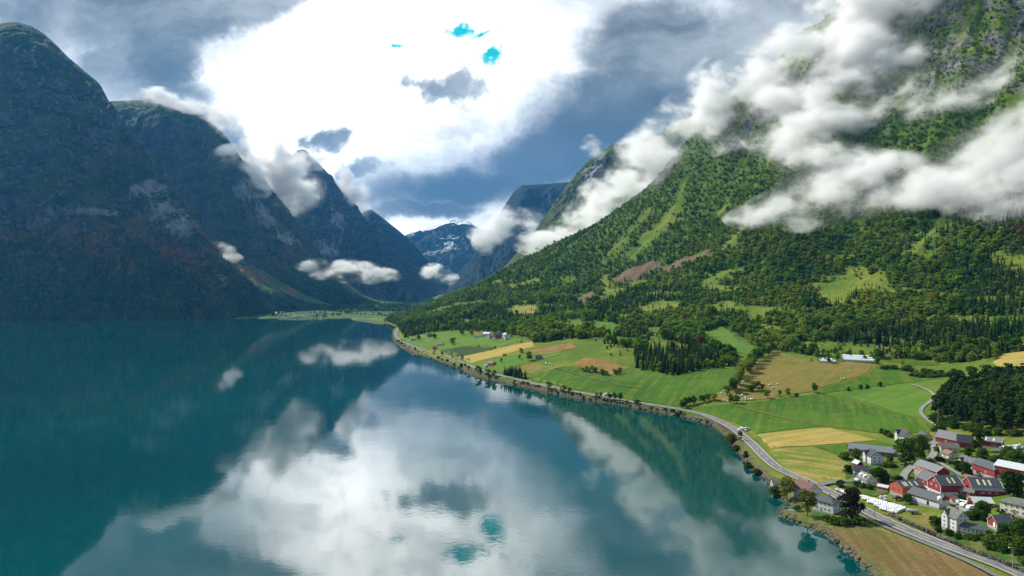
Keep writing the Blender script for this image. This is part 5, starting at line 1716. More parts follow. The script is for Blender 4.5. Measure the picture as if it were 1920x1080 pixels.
# settlement at the head of the lake
rs_v = random.Random(5)
def far_house(px, Y, L, W, e, g, wm, rm, lab, th, group=None):
    x = (px - CX) / FPX * Y
    z = float(plain_h(np.array([x]), np.array([float(Y)]))[0])
    r = site('cabin' if L < 11 else 'far_house', lab, 'cabin' if L < 11 else 'house', 0, 0, th, group, rad=1, at=(x, Y, z), hf=lambda a, b: float(plain_h(np.array([float(a)]), np.array([float(b)]))[0]))
    w_, ro = block(r, L, W, e, g, wm, rm); window(r, -L * .22, -W / 2 - .04, e * .6, 0, 1.4, 1.2); window(r, L * .22, -W / 2 - .04, e * .6, 0, 1.4, 1.2)
for i in range(14):
    far_house(523 + i * 6.2 + rs_v.uniform(-.8, .8), 2665 + rs_v.uniform(-8, 20), 9, 7.5, 3.2, 6.2, rs_v.choice([WHITE, WHITE, CREAM]), GREYR, 'small pale cabin in the row along the far shore', rs_v.uniform(-30, 30), 'cabins along the far shore')
for (px, Y, L, wm, rm, lab) in [(517, 3020, 16, WHITE, GREYR, 'white house left in the far shore meadow'), (530, 3060, 18, WHITE, PALER, 'long pale house in the far shore meadow'), (652, 3250, 15, RED, SLATE, 'red far barn left in the hamlet above the far shore'),
                               (660, 3300, 14, WHITE, SLATE, 'white far house in the middle of the hamlet above the far shore'), (668, 3270, 17, BROWNW, SLATE, 'brown far barn in the hamlet above the far shore'), (676, 3320, 13, WHITE, GREYR, 'white far house right in the hamlet above the far shore'),
                               (698, 3600, 15, WHITE, GREYR, 'white far house alone beyond the hamlet'), (310, 2640, 13, WHITE, SLATE, 'lone white house on the far left shore'), (383, 2640, 12, WHITE, SLATE, 'second lone white house along the far left shore'), (554, 3200, 14, RED, SLATE, 'small red barn behind the pale far house')]:
    far_house(px, Y, L, 9, 4, 7.5, wm, rm, lab, rs_v.uniform(-40, 40))

# ------------------------------------------------------------------ silage bales
PLASTIC, _t = material('bale_plastic')
_rv = _t.lin(_t.n('ShaderNodeObjectInfo').outputs['Random'], 0, 1, 0.72, 1.08)
principled(_t, _t.mix(1.0, (0.58, 0.60, 0.62), _t.xyz(_rv, _rv, _rv), 'MULTIPLY'), 0.35, spec=0.5)
def bale_mesh():
    prof = [(0.0, -.62), (.42, -.62), (.58, -.56), (.64, -.42), (.655, 0), (.64, .42), (.58, .56), (.42, .62), (0.0, .62)]
    k = 14; b = MB()
    for r_, x in prof:
        for j in range(k):
            a = 6.2832 * j / k
            b.v.append((x, r_ * math.cos(a), .64 + r_ * math.sin(a)))
    for i in range(len(prof) - 1):
        for j in range(k): b.f.append((i * k + j, (i + 1) * k + j, (i + 1) * k + (j + 1) % k, i * k + (j + 1) % k))
    me = bpy.data.meshes.new('silage_bale'); me.from_pydata(b.v, [], b.f); me.polygons.foreach_set('use_smooth', [True] * len(me.polygons))
    me.materials.append(PLASTIC); me.validate()
    return me
BALE = bale_mesh()
bnum = 0
def bale(x, y, ang, label, group, z=0.0, s=1.0):
    o = bpy.data.objects.new('silage_bale', BALE); COL.objects.link(o)
    o.location = (x, y, float(hgt(x, y)) + z + 0.22)
    o.rotation_euler = (0, 0, ang); o.scale = (s,) * 3
    tag(o, label, 'bale', group)
A = np.array(hit(1606, 931)[:2]); B = np.array(hit(1703, 958)[:2])
dv = (B - A) / np.linalg.norm(B - A); nv_ = np.array([dv[1], -dv[0]])
if nv_[0] > 0: nv_ = -nv_
Ltot = np.linalg.norm(B - A)
for row in range(5):
    k = int(Ltot / 1.32)
    for i in range(k):
        d = i * 1.32
        if row > 0 and d < row * 4.5: continue
        q = A + dv * (d + row * 0.3 + rs_v.uniform(-.12, .12)) + nv_ * row * 1.5
        bale(q[0], q[1], math.atan2(dv[1], dv[0]) + rs_v.uniform(-.05, .05), 'white plastic-wrapped bale in the long block of rows beside the road', 'bales in the long block beside the road', rs_v.uniform(-.12, .12), rs_v.uniform(.9, 1.06))
for i in range(16):
    q = A - dv * (1.5 + (i % 8) * 1.4) + nv_ * (i // 8) * 1.35 + np.array((rs_v.uniform(-.3, .3), rs_v.uniform(-.2, .2)))
    bale(q[0], q[1], rs_v.uniform(0, 3), 'white bale in the loose heap at the lane end of the long block', 'bales heaped by the side lane')
for (cx_, cy_, n_, lab, grp, dxx, dyy) in [(1394, 808, 16, 'white bale piled beside the bend of the lake road', 'bales piled at the road bend', 9.0, 6), (1139, 742, 14, 'white bale piled at the roadside below the long green field', 'bales piled below the long green field', 9, 8),
                                  (1885, 845, 26, 'white bale in the long heap beside the plain red shed', 'bales heaped beside the plain red shed', 13, 2.5), (1907, 843, 20, 'white bale in the heap at the right edge beyond the red shed', 'bales heaped at the right edge', 8, 2.5), (1657, 940, 6, 'white bale in the small clump below the faded red barn', 'bales below the faded red barn', 4, 1.2)]:
    x0, y0, _ = hit(cx_, cy_)
    for i in range(n_):
        top = i >= n_ * 0.65
        sp_ = 0.55 if top else 1.0
        bale(x0 + rs_v.uniform(-.5, .5) * dxx * sp_, y0 + rs_v.uniform(-.5, .5) * dyy * sp_, rs_v.uniform(0, 3), lab, grp, 1.15 if top else 0.0, 1.05)
for (px, py) in [(1382, 750), (1387, 745), (1392, 743), (1353, 740), (1361, 741), (1366, 753), (1399, 751), (1404, 751), (1408, 751), (1412, 750.5), (1398, 747), (1387, 721), (1392, 717), (1395, 716.5), (1443, 724), (1445, 723), (1448, 728), (1459, 722), (1527, 722), (1526, 726), (1578, 712), (1581, 711), (1591, 696), (1593, 698), (1352, 752), (1357, 753)]:
    x0, y0, _ = hit(px, py)
    for k in range(1):
        bale(x0 + k * 1.4 + rs_v.uniform(-.4, .4), y0 + rs_v.uniform(-1, 1), rs_v.uniform(0, 3), 'white bale left scattered on the tan hay field', 'bales scattered on the tan hay field', 0, 1.15)
for (px, py) in [(1031, 684), (1035, 685.5), (1024, 683)]:
    x0, y0, _ = hit(px, py)
    bale(x0, y0, rs_v.uniform(0, 3), 'white bale at the edge of the small tan paddock', 'bales by the small tan paddock', 0, 1.5)

# ------------------------------------------------------------------ small things
RUBBER = plain('tyre_rubber', (0.02, 0.02, 0.02), 0.8, 0.1, 1)
def car(px, py, ang, col, label, name='parked_car', van=False):
    x, y, z = hit(px, py)
    r = bpy.data.objects.new(name, None); COL.objects.link(r)
    r.location = (x, y, z + 0.45); r.rotation_euler = (0, 0, ang)
    tag(r, label, 'van' if van else 'car')
    H1, H2 = (1.2, 2.1) if van else (0.9, 1.5)
    pts = [(-2.2, .35), (2.2, .35), (2.2, .75), (1.9, H1 - .05), (1.2, H1), (0.6, H2), (-1.5 if not van else -2.1, H2), (-2.15, H1)]
    k = len(pts)
    v = [(a, -.85, b) for a, b in pts] + [(a, .85, b) for a, b in pts]
    f = [tuple(range(k)), tuple(range(2 * k - 1, k - 1, -1))] + [(i, i + k, (i + 1) % k + k, (i + 1) % k) for i in range(k)]
    MB().raw(v, f).build('body', col, r)
    MB().box(-1.4, .7, -.87, .87, H1 + .02, H2 - .12).build('window', PANE, r)
    for sx in (-1.35, 1.35):
        for sy in (-.8, .8):
            c = cone_mb([-.11, .11], [.34, .34], 12)
            c.v = [(a + sx, b + sy * 1.02, c_ + .33) for a, c_, b in [(q[0], q[1], q[2]) for q in c.v]]
            c.build('wheel', RUBBER, r)
CAR_D = plain('dark_car_paint', (0.03, 0.035, 0.045), 0.25, 0.05, 1, 0.6); CAR_W = plain('white_car_paint', (0.75, 0.76, 0.77), 0.25, 0.05, 1, 0.6); CAR_B = plain('blue_car_paint', (0.10, 0.28, 0.42), 0.25, 0.05, 1, 0.6)
car(1696, 874, 0.5, CAR_D, 'dark car parked on the lane beside the hedge of the black-roofed house')
car(1803, 949, 2.3, CAR_W, 'white van parked in the farmyard nearest the big red barn', 'parked_van', True)
car(1809, 951, 0.4, CAR_W, 'white car parked beside the white van in the farmyard')
car(1822, 956, 0.2, CAR_W, 'white car parked below the open red shed')
car(1801, 945, 0.3, CAR_B, 'blue car parked behind the white van in the farmyard')
car(1684, 938, 0.1, CAR_D, 'dark car under the faded red barn')
# grey tank trailer at the end of the bale rows
x, y, z = hit(1711, 965)
r = bpy.data.objects.new('tank_trailer', None); COL.objects.link(r); r.location = (x, y, z + .4); r.rotation_euler = (0, 0, 2.7)
tag(r, 'grey slurry tank trailer parked at the end of the white bale rows', 'trailer')
c = cone_mb([-2.4, -2.3, -1.9, 1.9, 2.3, 2.4], [.2, .6, .85, .85, .6, .2]); c.v = [(q[2], q[1], q[0] + 1.2) for q in c.v]; c.build('tank', STONE, r, True)
for sy in (-.9, .9):
    c = cone_mb([-.15, .15], [.5, .5], 12); c.v = [(q[0], q[2] + sy, q[1] + .5) for q in c.v]; c.build('wheel', RUBBER, r)
MB().box(2.3, 3.6, -.06, .06, .5, .62).build('drawbar', RUBBER, r)
# rowing boat in the little inlet
x, y = (1485 - CX) / FPX * 309.5, 309.5
r = bpy.data.objects.new('rowing_boat', None); COL.objects.link(r); r.location = (x, y, 0.9); r.rotation_euler = (0, 0, -0.55)
r.location.z = max(float(hgt(x, y)), 0) + .2
tag(r, 'white rowing boat drawn up in the little inlet by the lakeside houses', 'boat')
b = MB(); n = 9
for i in range(n):
    u = -1 + 2 * i / (n - 1); w = .8 * (1 - max(u, 0) ** 2.4) ** .6 * (1 if u > -.95 else .8) + .02; zz = .1 * max(u, 0) ** 2
    for sgn in (-1, 1): b.v += [(u * 2.4, sgn * w, .55 + zz * 2), (u * 2.4, sgn * w * .55, .02 + zz)]
for i in range(n - 1):
    o_ = i * 4; p_ = o_ + 4
    b.f += [(o_, p_, p_ + 1, o_ + 1), (o_ + 1, p_ + 1, p_ + 3, o_ + 3), (o_ + 3, p_ + 3, p_ + 2, o_ + 2)]
b.f += [(0, 1, 3, 2)]
b.build('hull', TRIM, r)
for xx in (-1.2, .2): MB().box(xx - .15, xx + .15, -.6, .6, .38, .43).build('thwart', BROWNW, r)
# utility poles and street lamps
def pole(px, py, label, h=9):
    x, y, z = hit(px, py)
    r = bpy.data.objects.new('utility_pole', None); COL.objects.link(r); r.location = (x, y, z); r.rotation_euler = (0, 0, .4)
    tag(r, label, 'pole')
    c = cone_mb([-.5, h], [.17, .11], 8); c.build('post', plain('pole_wood', (0.26, 0.24, 0.21), .9, .2, 1), r)
    MB().box(-.9, .9, -.14, -.02, h - .8, h - .65).build('crossarm', STONE, r)
pole(1759, 799, 'wooden utility pole beside the gravel track below the pine wood', 11); pole(1813, 894, 'wooden utility pole beside the round garden tree'); pole(1640, 972, 'wooden pole on the verge of the lake road near the copper beech', 6)
pole(1213, 690, 'wooden utility pole at the edge of the dark spruce stand', 12)
def lamp(px, py, label):
    x, y, z = hit(px, py)
    r = bpy.data.objects.new('street_lamp', None); COL.objects.link(r); r.location = (x, y, z); r.rotation_euler = (0, 0, math.pi)
    tag(r, label, 'street lamp')
    cone_mb([-.3, 7.6], [.10, .06], 8).build('post', STONE, r)
    MB().box(-.05, 1.3, -.04, .04, 7.5, 7.6).build('arm', STONE, r)
    MB().box(.8, 1.5, -.16, .16, 7.38, 7.5).build('lamp_head', TRIM, r)
lamp(1738, 1000, 'grey street lamp by the stone wall below the dry grass strip'); lamp(1899, 1068, 'grey street lamp by the stone wall at the bottom right corner'); lamp(1560, 925, 'grey street lamp behind the brown-roofed lakeside house')

# ------------------------------------------------------------------ garden, village and shore trees
for (px, py, kind, h, wd, lab) in [
    (1475, 939, 'willow', 11, 1.0, 'olive-green willow left of the brown-roofed lakeside house'), (1514, 969, 'willow', 11.5, .9, 'olive-green twin-stemmed willow on the lakeside lawn'),
    (1455, 932, 'bush', 5, 1.0, 'rounded dark green bush at the water beside the boathouse'), (1595, 979, 'copper', 14, .74, 'large dark copper beech beside the white hipped-roof house'),
    (1565, 984, 'bush', 3, 1.3, 'low green bush beside the brown field corner'), (1583, 986, 'bush', 3.4, 1.3, 'wide green bush under the copper beech'), (1612, 985, 'bush', 3.6, 1.4, 'dark bush right under the copper beech'),
    (1553, 978, 'bush', 2.6, 1.2, 'small dark bush on the lakeside lawn'), (1496, 958, 'bush', 2.4, 1.2, 'small bush between the two willows'),
    (1699, 870, 'round', 13, .82, 'tall leafy tree right of the long grey barn, left of a pair'), (1727, 864, 'round', 13.5, .72, 'tall leafy tree beside the lane, right of a pair'),
    (1606, 862, 'round', 6, .95, 'round dark tree in front of the long grey barn'), (1586, 861, 'bush', 3.6, 1.6, 'wide bush at the left end of the long grey barn'), (1590, 888, 'bush', 4.2, 1.1, 'round bush left of the low white cottage'),
    (1652, 905, 'round', 7.5, 1.15, 'broad dark garden tree right of the dormered house'), (1640, 893, 'bush', 3.4, 1.5, 'hedge bush in front of the black-roofed house'), (1577, 913, 'bush', 3.2, 1.2, 'lone bush beside the side lane'),
    (1683, 904, 'bush', 3, 1.6, 'low hedge bush left of the lane bend'), (1672, 877, 'bush', 2.2, 2.0, 'low hedge below the leafy pair'), (1660, 876, 'bush', 2.0, 2.0, 'low hedge right of the black-roofed house'), (1668, 866, 'bush', 3.4, .9, 'pointed bush right of the black-roofed house'), (1690, 866, 'bush', 2.2, 1.2, 'small bush under the leafy pair'),
    (1607, 912, 'bush', 2.6, 1.2, 'garden bush left of the dormered house'), (1618, 916, 'bush', 2.6, 1.2, 'garden bush in front of the dormered house'), (1630, 918, 'bush', 2.4, 1.2, 'garden bush right in front of the dormered house'), (1600, 922, 'bush', 2.2, 1.3, 'low bush above the white bale heap'),
    (1654, 813, 'bush', 3.2, .9, 'leftmost bush in the hedge left of the tall white farmhouse'), (1662, 816, 'bush', 3.2, 1.3, 'middle bush in the hedge left of the tall white farmhouse'), (1670, 820, 'bush', 2.8, 1.4, 'right bush in the hedge left of the tall white farmhouse'), (1684, 832, 'bush', 2.4, 1.2, 'low bush in front of the tall white farmhouse'),
    (1761, 823, 'round', 9.5, 1.0, 'round dark tree left of the angled red barn'), (1833, 848, 'birch', 14, .9, 'tall slim birch between the two upper red barns'), (1826, 852, 'birch', 8, .8, 'thin light birch in front of the slim birch'), (1816, 857, 'round', 5.5, .8, 'small spreading fruit tree above the slate-roofed house'),
    (1843, 866, 'round', 6.8, .9, 'round bluish tree right of the slate-roofed house'), (1866, 878, 'round', 6.5, 1.5, 'wide dark tree above the long dark red barn'), (1889, 868, 'round', 8, 1.0, 'tree behind the wide dark tree'), (1907, 882, 'round', 9.5, 1.15, 'broad tree above the pale-roofed barn'),
    (1800, 884, 'round', 5.2, 1.1, 'light green garden tree in front of the slate-roofed house'), (1812, 894, 'round', 7.2, .9, 'dark garden tree beside the branch lane'), (1763, 867, 'bush', 2.6, 1.6, 'dark bush beside the lane bend'), (1783, 871, 'bush', 2.2, 1.6, 'low bush on the lawn strip'), (1757, 847, 'bush', 2.8, 1.2, 'dark bush left of the half red cottage'), (1710, 902, 'bush', 2.2, 1.5, 'low bush at the left end of the orange barn'),
    (1901, 930, 'round', 10.5, .95, 'big round dark tree in front of the pale-roofed barn'), (1843, 976, 'round', 7.5, .9, 'round green tree below the open red shed'), (1820, 973, 'bush', 3, 1.6, 'dark bush behind the tall white house'), (1880, 967, 'bush', 3, 1.1, 'clipped round bush left of the cream house'), (1751, 988, 'bush', 4, .9, 'small bushy tree on the dry grass strip'), (1762, 984, 'bush', 2.6, .9, 'low shrub beside the small bushy tree'),
    (1760, 998, 'bush', 1.8, 1.2, 'low shrub left of the tall white house'), (1779, 1003, 'bush', 2.2, 1.2, 'shrub at the left corner of the tall white house'), (1796, 1009, 'bush', 2.0, 1.3, 'shrub in front of the tall white house'), (1815, 1010, 'bush', 2.0, 1.5, 'shrub in front of the white annex'), (1831, 1013, 'bush', 2.0, 1.6, 'dark shrub below the white annex'), (1848, 1018, 'bush', 2.0, 1.6, 'dark shrub among the garden hedge'),
    (1862, 1013, 'bush', 2.0, 1.6, 'hedge shrub below the dark red shed'), (1882, 1016, 'bush', 2.0, 1.6, 'hedge shrub in the right garden corner'), (1857, 1031, 'bush', 3.6, 1.0, 'tall shrub above the stone wall'), (1893, 1004, 'bush', 4.2, 1.2, 'bushy shrub right of the dark red shed'), (1911, 1010, 'round', 7, 1.0, 'spreading tree at the right edge above the road'), (1905, 1040, 'bush', 3.0, 1.2, 'shrub by the lower right street lamp'), (1918, 1030, 'bush', 3.8, 1.3, 'shrub at the lower right edge'), (1890, 985, 'bush', 4, 1.2, 'leafy shrub behind the dark red shed'), (1840, 1006, 'bush', 1.3, 1.8, 'low hedge at the white annex'), (1700, 944, 'bush', 4.2, .9, 'dark bush at the left gable of the long white barn'), (1802, 940, 'bush', 2.4, 1.6, 'low green bush in front of the link building'),
    (1404, 886, 'bush', 3.6, 1.3, 'bush on the rocky bank near the boathouse'), (1420, 892, 'bush', 3.6, 1.1, 'round bush on the bank left of the boathouse'), (1370, 838, 'willow', 8, 1.1, 'olive tree on the bank at the road bend'), (1380, 848, 'bush', 4.2, 1.2, 'green bush on the bank at the road bend'), (1388, 826, 'rusty', 6, .9, 'rusty little tree between the bank and the road bend'), (1398, 858, 'bush', 3.4, 1.0, 'bush on the brown bank below the bend'), (1364, 828, 'bush', 3.6, 1.2, 'bush at the upper side of the bank bend'),
    (1275, 777, 'bush', 3, 1.0, 'lone shrub on the bank below the road'), (1143, 750, 'willow', 6.5, 1.2, 'small tree on the bank in front of the roadside bales'), (1152, 750, 'broadleaf', 7, 1.1, 'tree on the bank right of the roadside bales'), (1163, 751, 'broadleaf', 7, 1.0, 'second tree on the bank right of the roadside bales'), (1195, 757, 'bush', 3.6, 1.2, 'bush on the bank farther along the road'), (1127, 745, 'rusty', 5, .9, 'pale brown bush left of the roadside bales'),
    (1030, 729, 'broadleaf', 7.5, 1.3, 'dark bushy tree on the bank below the long green field'), (1057, 736, 'broadleaf', 7, 1.2, 'left tree of a pair on the bank'), (1068, 739, 'broadleaf', 6.5, 1.1, 'right tree of a pair on the bank'), (897, 699, 'broadleaf', 8.5, 1.1, 'round tree on the bank by the spruce row'), (915, 706, 'broadleaf', 9, 1.3, 'broad bushy tree on the bank by the spruce row'), (927, 708, 'broadleaf', 9, 1.2, 'bushy tree right of the broad one by the spruce row'), (865, 689, 'bush', 5, .9, 'bush on the bank below the straw strip'),
    (992, 677, 'broadleaf', 11, 1.2, 'lone dark tree beside the plum-coloured shed'), (974, 674, 'broadleaf', 6, .9, 'small lone tree on the pasture slope'), (940, 680, 'broadleaf', 6, .8, 'small tree right of the orange-gabled cottage'), (848, 647, 'broadleaf', 13, 1.3, 'wide dark tree above the orchard'), (785, 638, 'broadleaf', 10, 1.3, 'bushy tree beside the brown cottage'), (866, 629, 'broadleaf', 13, 1.1, 'dark tree left of the distant farm'), (884, 631, 'broadleaf', 11, 1.1, 'round tree at the left end of the distant farm'), (815, 636, 'broadleaf', 10, 1.4, 'bushy tree beside the grey-purple cottage'),
    (1527, 737, 'broadleaf', 8.5, 1.0, 'tallest tree in the hedgerow below the tan hay field'), (1477, 742, 'broadleaf', 6.5, 1.0, 'upright tree in the hedgerow below the tan hay field'), (1461, 744, 'broadleaf', 6, 1.1, 'round tree in the hedgerow between two others'), (1438, 747, 'broadleaf', 6, 1.1, 'round tree left in the hedgerow'), (1493, 744, 'bush', 3, 1.2, 'low bush in the hedgerow'), (1381, 757, 'broadleaf', 7, 1.2, 'dark hedge tree near the scattered bales'), (1370, 756, 'broadleaf', 7.5, 1.0, 'dark upright hedge tree left near the scattered bales'), (1592, 733, 'bush', 3.6, .9, 'bush on the field boundary, leftmost of four'), (1613, 730, 'bush', 4.0, .9, 'bush on the field boundary, second of four'), (1625, 729, 'bush', 4.2, .9, 'bush on the field boundary, third of four'), (1650, 725, 'bush', 4, .9, 'bush on the field boundary, rightmost of four'),
    (1413, 733, 'broadleaf', 8, 1.2, 'round copse tree on the tan hay field'), (1422, 733, 'rusty', 8.5, 1.0, 'rusty copse tree on the tan hay field'), (1430, 732, 'rusty', 6, 1.2, 'low rusty copse tree right on the tan hay field'), (1405, 734, 'bush', 5, 1.2, 'copse bush on the tan hay field'), (1554, 681, 'broadleaf', 6, 1.1, 'tree in front of the short greenhouse tunnels'), (1570, 677, 'broadleaf', 6.5, 1.1, 'tree between the greenhouse tunnels'), (1645, 684, 'broadleaf', 8, 1.0, 'tree at the right end of the greenhouses')]:
    x0, y0, z0 = hit(px, py)
    put_tree(kind, x0, y0, z0, h, lab, None, wd)
def tree_line(pxs, n, kind, hr, label, group, jit=2.0, wide=1.0):
    w = [np.array(hit(a, b)[:2]) for a, b in pxs]
    seg = np.r_[0, np.cumsum([np.linalg.norm(w[i + 1] - w[i]) for i in range(len(w) - 1)])]
    for i in range(n):
        s = seg[-1] * (i + 0.5) / n
        k = min(int(np.searchsorted(seg, s, 'right')) - 1, len(w) - 2)
        q = w[k] + (w[k + 1] - w[k]) * (s - seg[k]) / (seg[k + 1] - seg[k]) + np.array((trng.uniform(-jit, jit), trng.uniform(-jit, jit)))
        put_tree(kind, q[0], q[1], float(hgt(*q)), trng.uniform(*hr), label, group, wide)
tree_line([(1447, 660), (1432, 667), (1412, 685), (1396, 702), (1385, 716), (1376, 734), (1365, 746)], 30, 'broadleaf', (9, 13), 'tree in the diagonal row climbing between the green field and the tan hay field', 'trees of the diagonal row', 3)
tree_line([(946, 703), (962, 707), (985, 710)], 16, 'spruce', (10, 13), 'dark spruce in the short row beside the lake road', 'spruces of the short roadside row', 3)
tree_line([(955, 699), (975, 703)], 8, 'spruce', (9, 12), 'dark spruce in the short row beside the lake road', 'spruces of the short roadside row', 3)
tree_line([(1340, 750), (1325, 752), (1305, 758), (1280, 764), (1272, 766)], 13, 'broadleaf', (4.5, 7.5), 'small tree in the hedge running down to the lake road', 'trees of the roadside hedge', 2, 1.2)
tree_line([(1092, 695), (1110, 699), (1140, 704), (1165, 701)], 18, 'broadleaf', (3.5, 6.5), 'low tree in the scrub island of the long green field', 'scrub trees in the long green field', 4, 1.2)
tree_line([(1650, 690), (1690, 693), (1740, 700), (1800, 700), (1850, 690)], 20, 'bush', (2.5, 4), 'heathery bush in the rough strip right of the green fields', 'bushes of the rough strip', 6, 1.8)
tree_line([(1705, 705), (1740, 708), (1790, 704)], 12, 'bush', (2.5, 3.6), 'brown-green bush in the lower rough strip', 'bushes of the lower rough strip', 3, 2.0)
tree_line([(742, 640), (752, 645), (790, 663), (830, 677), (870, 691), (905, 702)], 26, 'bush', (1.4, 3.2), 'scrubby bush on the bank of the distant road', 'bushes on the distant bank', 3, 1.4)
tree_line([(960, 716), (1030, 732), (1100, 744), (1180, 757), (1260, 772), (1340, 795)], 60, 'bush', (0.9, 2.2), 'low scrub on the stony bank between road and lake', 'scrub on the stony bank', 2, 1.5)
tree_line([(1752, 787), (1790, 803), (1850, 815), (1925, 818)], 26, 'bush', (2.5, 4.5), 'leafy shrub along the front edge of the pine wood', 'shrubs before the pine wood', 3, 1.5)
tree_line([(1870, 1010), (1900, 1022), (1928, 1045)], 10, 'bush', (2.2, 3.8), 'garden shrub in the thicket at the lower right corner', 'thicket shrubs', 4, 1.3)
# ------------------------------------------------------------------ low clouds on the slopes
def low_cloud(label, blobs, dens=0.03, seed=0, wisp=1.15, scale=1.0, aniso=0.05, col=(1, 1, 1)):
    """one drifting cloud: a closed hull round its puffs, filled with an uneven scattering volume"""
    bm = bmesh.new()
    C = []
    for (px, py, Y, rx, ry, dep) in blobs:
        c = Vector(P(px, py, Y)); k = Y / FPX * 1.45; dep *= 1.3
        rad = Vector((rx * k, dep, ry * k)); C.append((c, rad))
    mean = sum((c for c, _ in C), Vector()) / len(C)
    for c, rad in C:
        M = Matrix.Translation(c - mean) @ Matrix.Diagonal((rad.x, rad.y, rad.z, 1))
        bmesh.ops.create_icosphere(bm, subdivisions=3, radius=1.0, matrix=M)
    me = bpy.data.meshes.new('low_cloud'); bm.to_mesh(me); bm.free()
    m, t = material('cloud_vapour')
    p = t.v('SUBTRACT', t.pos(), tuple(mean))
    wv = t.noise(p, 0.0045 / scale, 3, 0.5, color=True)
    pw = t.v('ADD', p, t.v('MULTIPLY', t.v('SUBTRACT', wv, (.5, .5, .5)), (150 * scale, 120 * scale, 90 * scale)))
    f = None
    for c, rad in C:
        d = t.v('MULTIPLY', t.v('SUBTRACT', pw, tuple(c - mean)), (1 / rad.x, 1 / rad.y, 1 / rad.z))
        q = t.sub(1.0, t.v('LENGTH', d))
        f = q if f is None else t.mx(f, q)
    ps = t.v('MULTIPLY', t.v('ADD', p, (seed * 313.0, seed * 177.0, 0)), (0.8, 0.8, 1.15))
    n = t.noise(ps, 0.0095 / scale, 9, 0.63, 0.1)
    n0 = t.noise(ps, 0.0026 / scale, 2, 0.5)
    g = t.add(t.mul(f, 1.0), t.add(t.mul(t.sub(n, 0.550), 6.0 * wisp), t.mul(t.sub(n0, 0.5), 1.0)))
    g = t.mn(g, t.mul(f, 3.2))
    den = t.mul(t.m('POWER', t.ss(g, -0.05, 1.0), 1.4), dens * 1.15)
    veil = t.mul(t.mul(t.ss(f, 0.0, 0.55), t.ss(n, 0.36, 0.66)), dens * 0.16)
    den = t.add(den, veil)
    m.cycles.volume_step_rate = 0.18
    v = t.n('ShaderNodeVolumePrincipled')
    v.inputs['Color'].default_value = col + (1,)
    v.inputs['Anisotropy'].default_value = aniso
    t.put(v.inputs['Density'], den)
    o = t.n('ShaderNodeOutputMaterial'); t.t.links.new(v.outputs[0], o.inputs['Volume'])
    ob = link('low_cloud', me, m, loc=mean)
    rm = ob.modifiers.new('hull', 'REMESH'); rm.mode = 'VOXEL'
    rm.voxel_size = max(6.0, min(min(r) for _, r in C) / 3.0)
    tag(ob, label, 'cloud', 'low clouds drifting on the slopes')
    return ob


low_cloud('long ragged white cloud streaming up the skyline of the right mountainside',
          [(1215, 325, 2000, 60, 45, 110), (1270, 275, 1990, 80, 55, 120), (1340, 215, 1900, 80, 55, 120), (1420, 160, 1830, 100, 60, 130), (1510, 110, 1760, 110, 75, 140), (1590, 50, 1700, 110, 80, 140), (1660, 5, 1640, 120, 70, 130), (1640, 100, 1620, 90, 70, 100), (1740, -10, 1560, 90, 50, 110), (1380, 250, 1830, 60, 40, 100), (1480, 190, 1700, 70, 50, 100)], 0.035, 1)
low_cloud('broad white cloud band lying across the middle of the right mountainside',
          [(1510, 240, 1560, 90, 45, 90), (1590, 210, 1540, 100, 55, 100), (1690, 205, 1480, 110, 60, 100), (1780, 180, 1420, 100, 50, 90), (1860, 180, 1380, 100, 50, 90), (1930, 150, 1330, 90, 45, 90), (1500, 270, 1540, 60, 40, 80), (1640, 150, 1560, 90, 60, 90), (1800, 210, 1360, 90, 40, 80), (1900, 190, 1320, 80, 50, 80), (1720, 120, 1500, 60, 40, 70)], 0.035, 2)
low_cloud('lower white cloud bank with a flat base above the green woods',
          [(1440, 405, 1320, 60, 22, 70), (1510, 392, 1310, 80, 32, 80), (1590, 365, 1280, 90, 45, 80), (1670, 340, 1240, 80, 45, 80), (1560, 310, 1360, 55, 45, 70), (1690, 385, 1200, 60, 25, 60), (1540, 350, 1330, 60, 50, 80), (1620, 320, 1290, 70, 40, 70), (1500, 300, 1450, 40, 30, 60)], 0.035, 3)
low_cloud('white cloud arm curling down the right mountainside at the right edge',
          [(1760, 360, 1150, 70, 35, 70), (1820, 320, 1140, 80, 45, 70), (1890, 280, 1120, 80, 45, 70), (1950, 250, 1100, 80, 50, 70), (1860, 375, 1080, 70, 35, 60), (1900, 400, 1040, 50, 38, 50), (1960, 360, 1040, 60, 50, 60)], 0.033, 4)
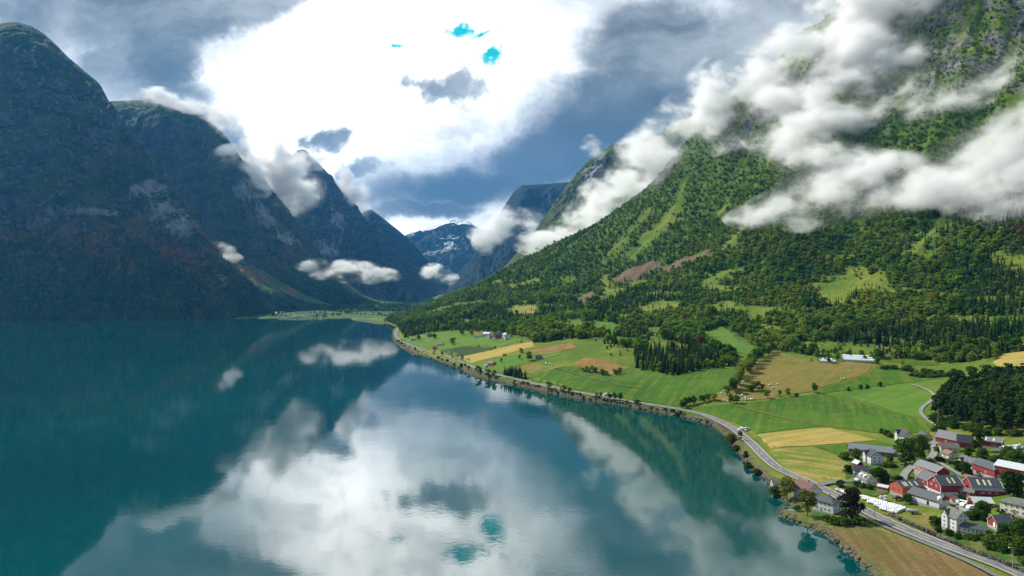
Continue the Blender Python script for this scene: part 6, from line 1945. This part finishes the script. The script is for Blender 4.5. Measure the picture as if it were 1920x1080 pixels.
low_cloud('bright cloud puffs caught behind the shoulder of the right slope',
          [(1200, 345, 2300, 60, 40, 120), (1140, 372, 2500, 55, 30, 110), (1110, 405, 2600, 45, 28, 110), (1150, 410, 2350, 50, 28, 100), (1225, 300, 2250, 60, 45, 110), (1030, 455, 2750, 52, 22, 110), (1070, 440, 2700, 40, 22, 100)], 0.03, 5)
low_cloud('white cloud tatters along the edge of the left mountain wall',
          [(450, 310, 4150, 40, 30, 150), (490, 300, 4400, 40, 40, 160), (520, 330, 4450, 45, 40, 160), (545, 385, 4400, 32, 28, 140), (470, 340, 4100, 30, 30, 120), (420, 225, 4350, 40, 35, 150), (350, 200, 4250, 45, 20, 140), (300, 186, 4200, 50, 14, 140), (560, 350, 4600, 36, 40, 150)], 0.02, 6, scale=1.7)
low_cloud('white cloud wrapping the sharp blue peak',
          [(545, 320, 5750, 45, 26, 180), (600, 300, 5900, 26, 34, 170), (625, 345, 5900, 30, 30, 170), (655, 375, 5950, 34, 28, 170), (520, 345, 5700, 40, 30, 170)], 0.014, 7, scale=2.0)
low_cloud('small flat white cloud hanging low over the far end of the lake',
          [(620, 510, 3500, 34, 13, 90), (660, 508, 3500, 42, 17, 100), (700, 516, 3500, 38, 13, 90), (585, 497, 3550, 24, 10, 80), (735, 521, 3500, 20, 8, 60)], 0.03, 8)
low_cloud('little white cloud above the valley mouth', [(812, 512, 4600, 24, 14, 110), (835, 522, 4600, 20, 10, 90)], 0.022, 9)
low_cloud('lavender-grey cloud draped over the shaded valley mountain',
          [(960, 412, 5600, 60, 22, 200), (925, 425, 5600, 42, 26, 200), (995, 410, 5600, 35, 18, 160), (910, 450, 5500, 20, 22, 140)], 0.010, 10, scale=2.0)
low_cloud('thin white wisp on the foot of the left mountains', [(400, 468, 2950, 30, 12, 60), (425, 485, 2930, 22, 10, 50), (422, 510, 2880, 18, 9, 50)], 0.014, 11, wisp=1.3)
low_cloud('faint small wisp in front of the distant dark shoulder', [(1112, 272, 3600, 22, 14, 90), (1120, 285, 3600, 16, 12, 80)], 0.012, 12, wisp=1.2)
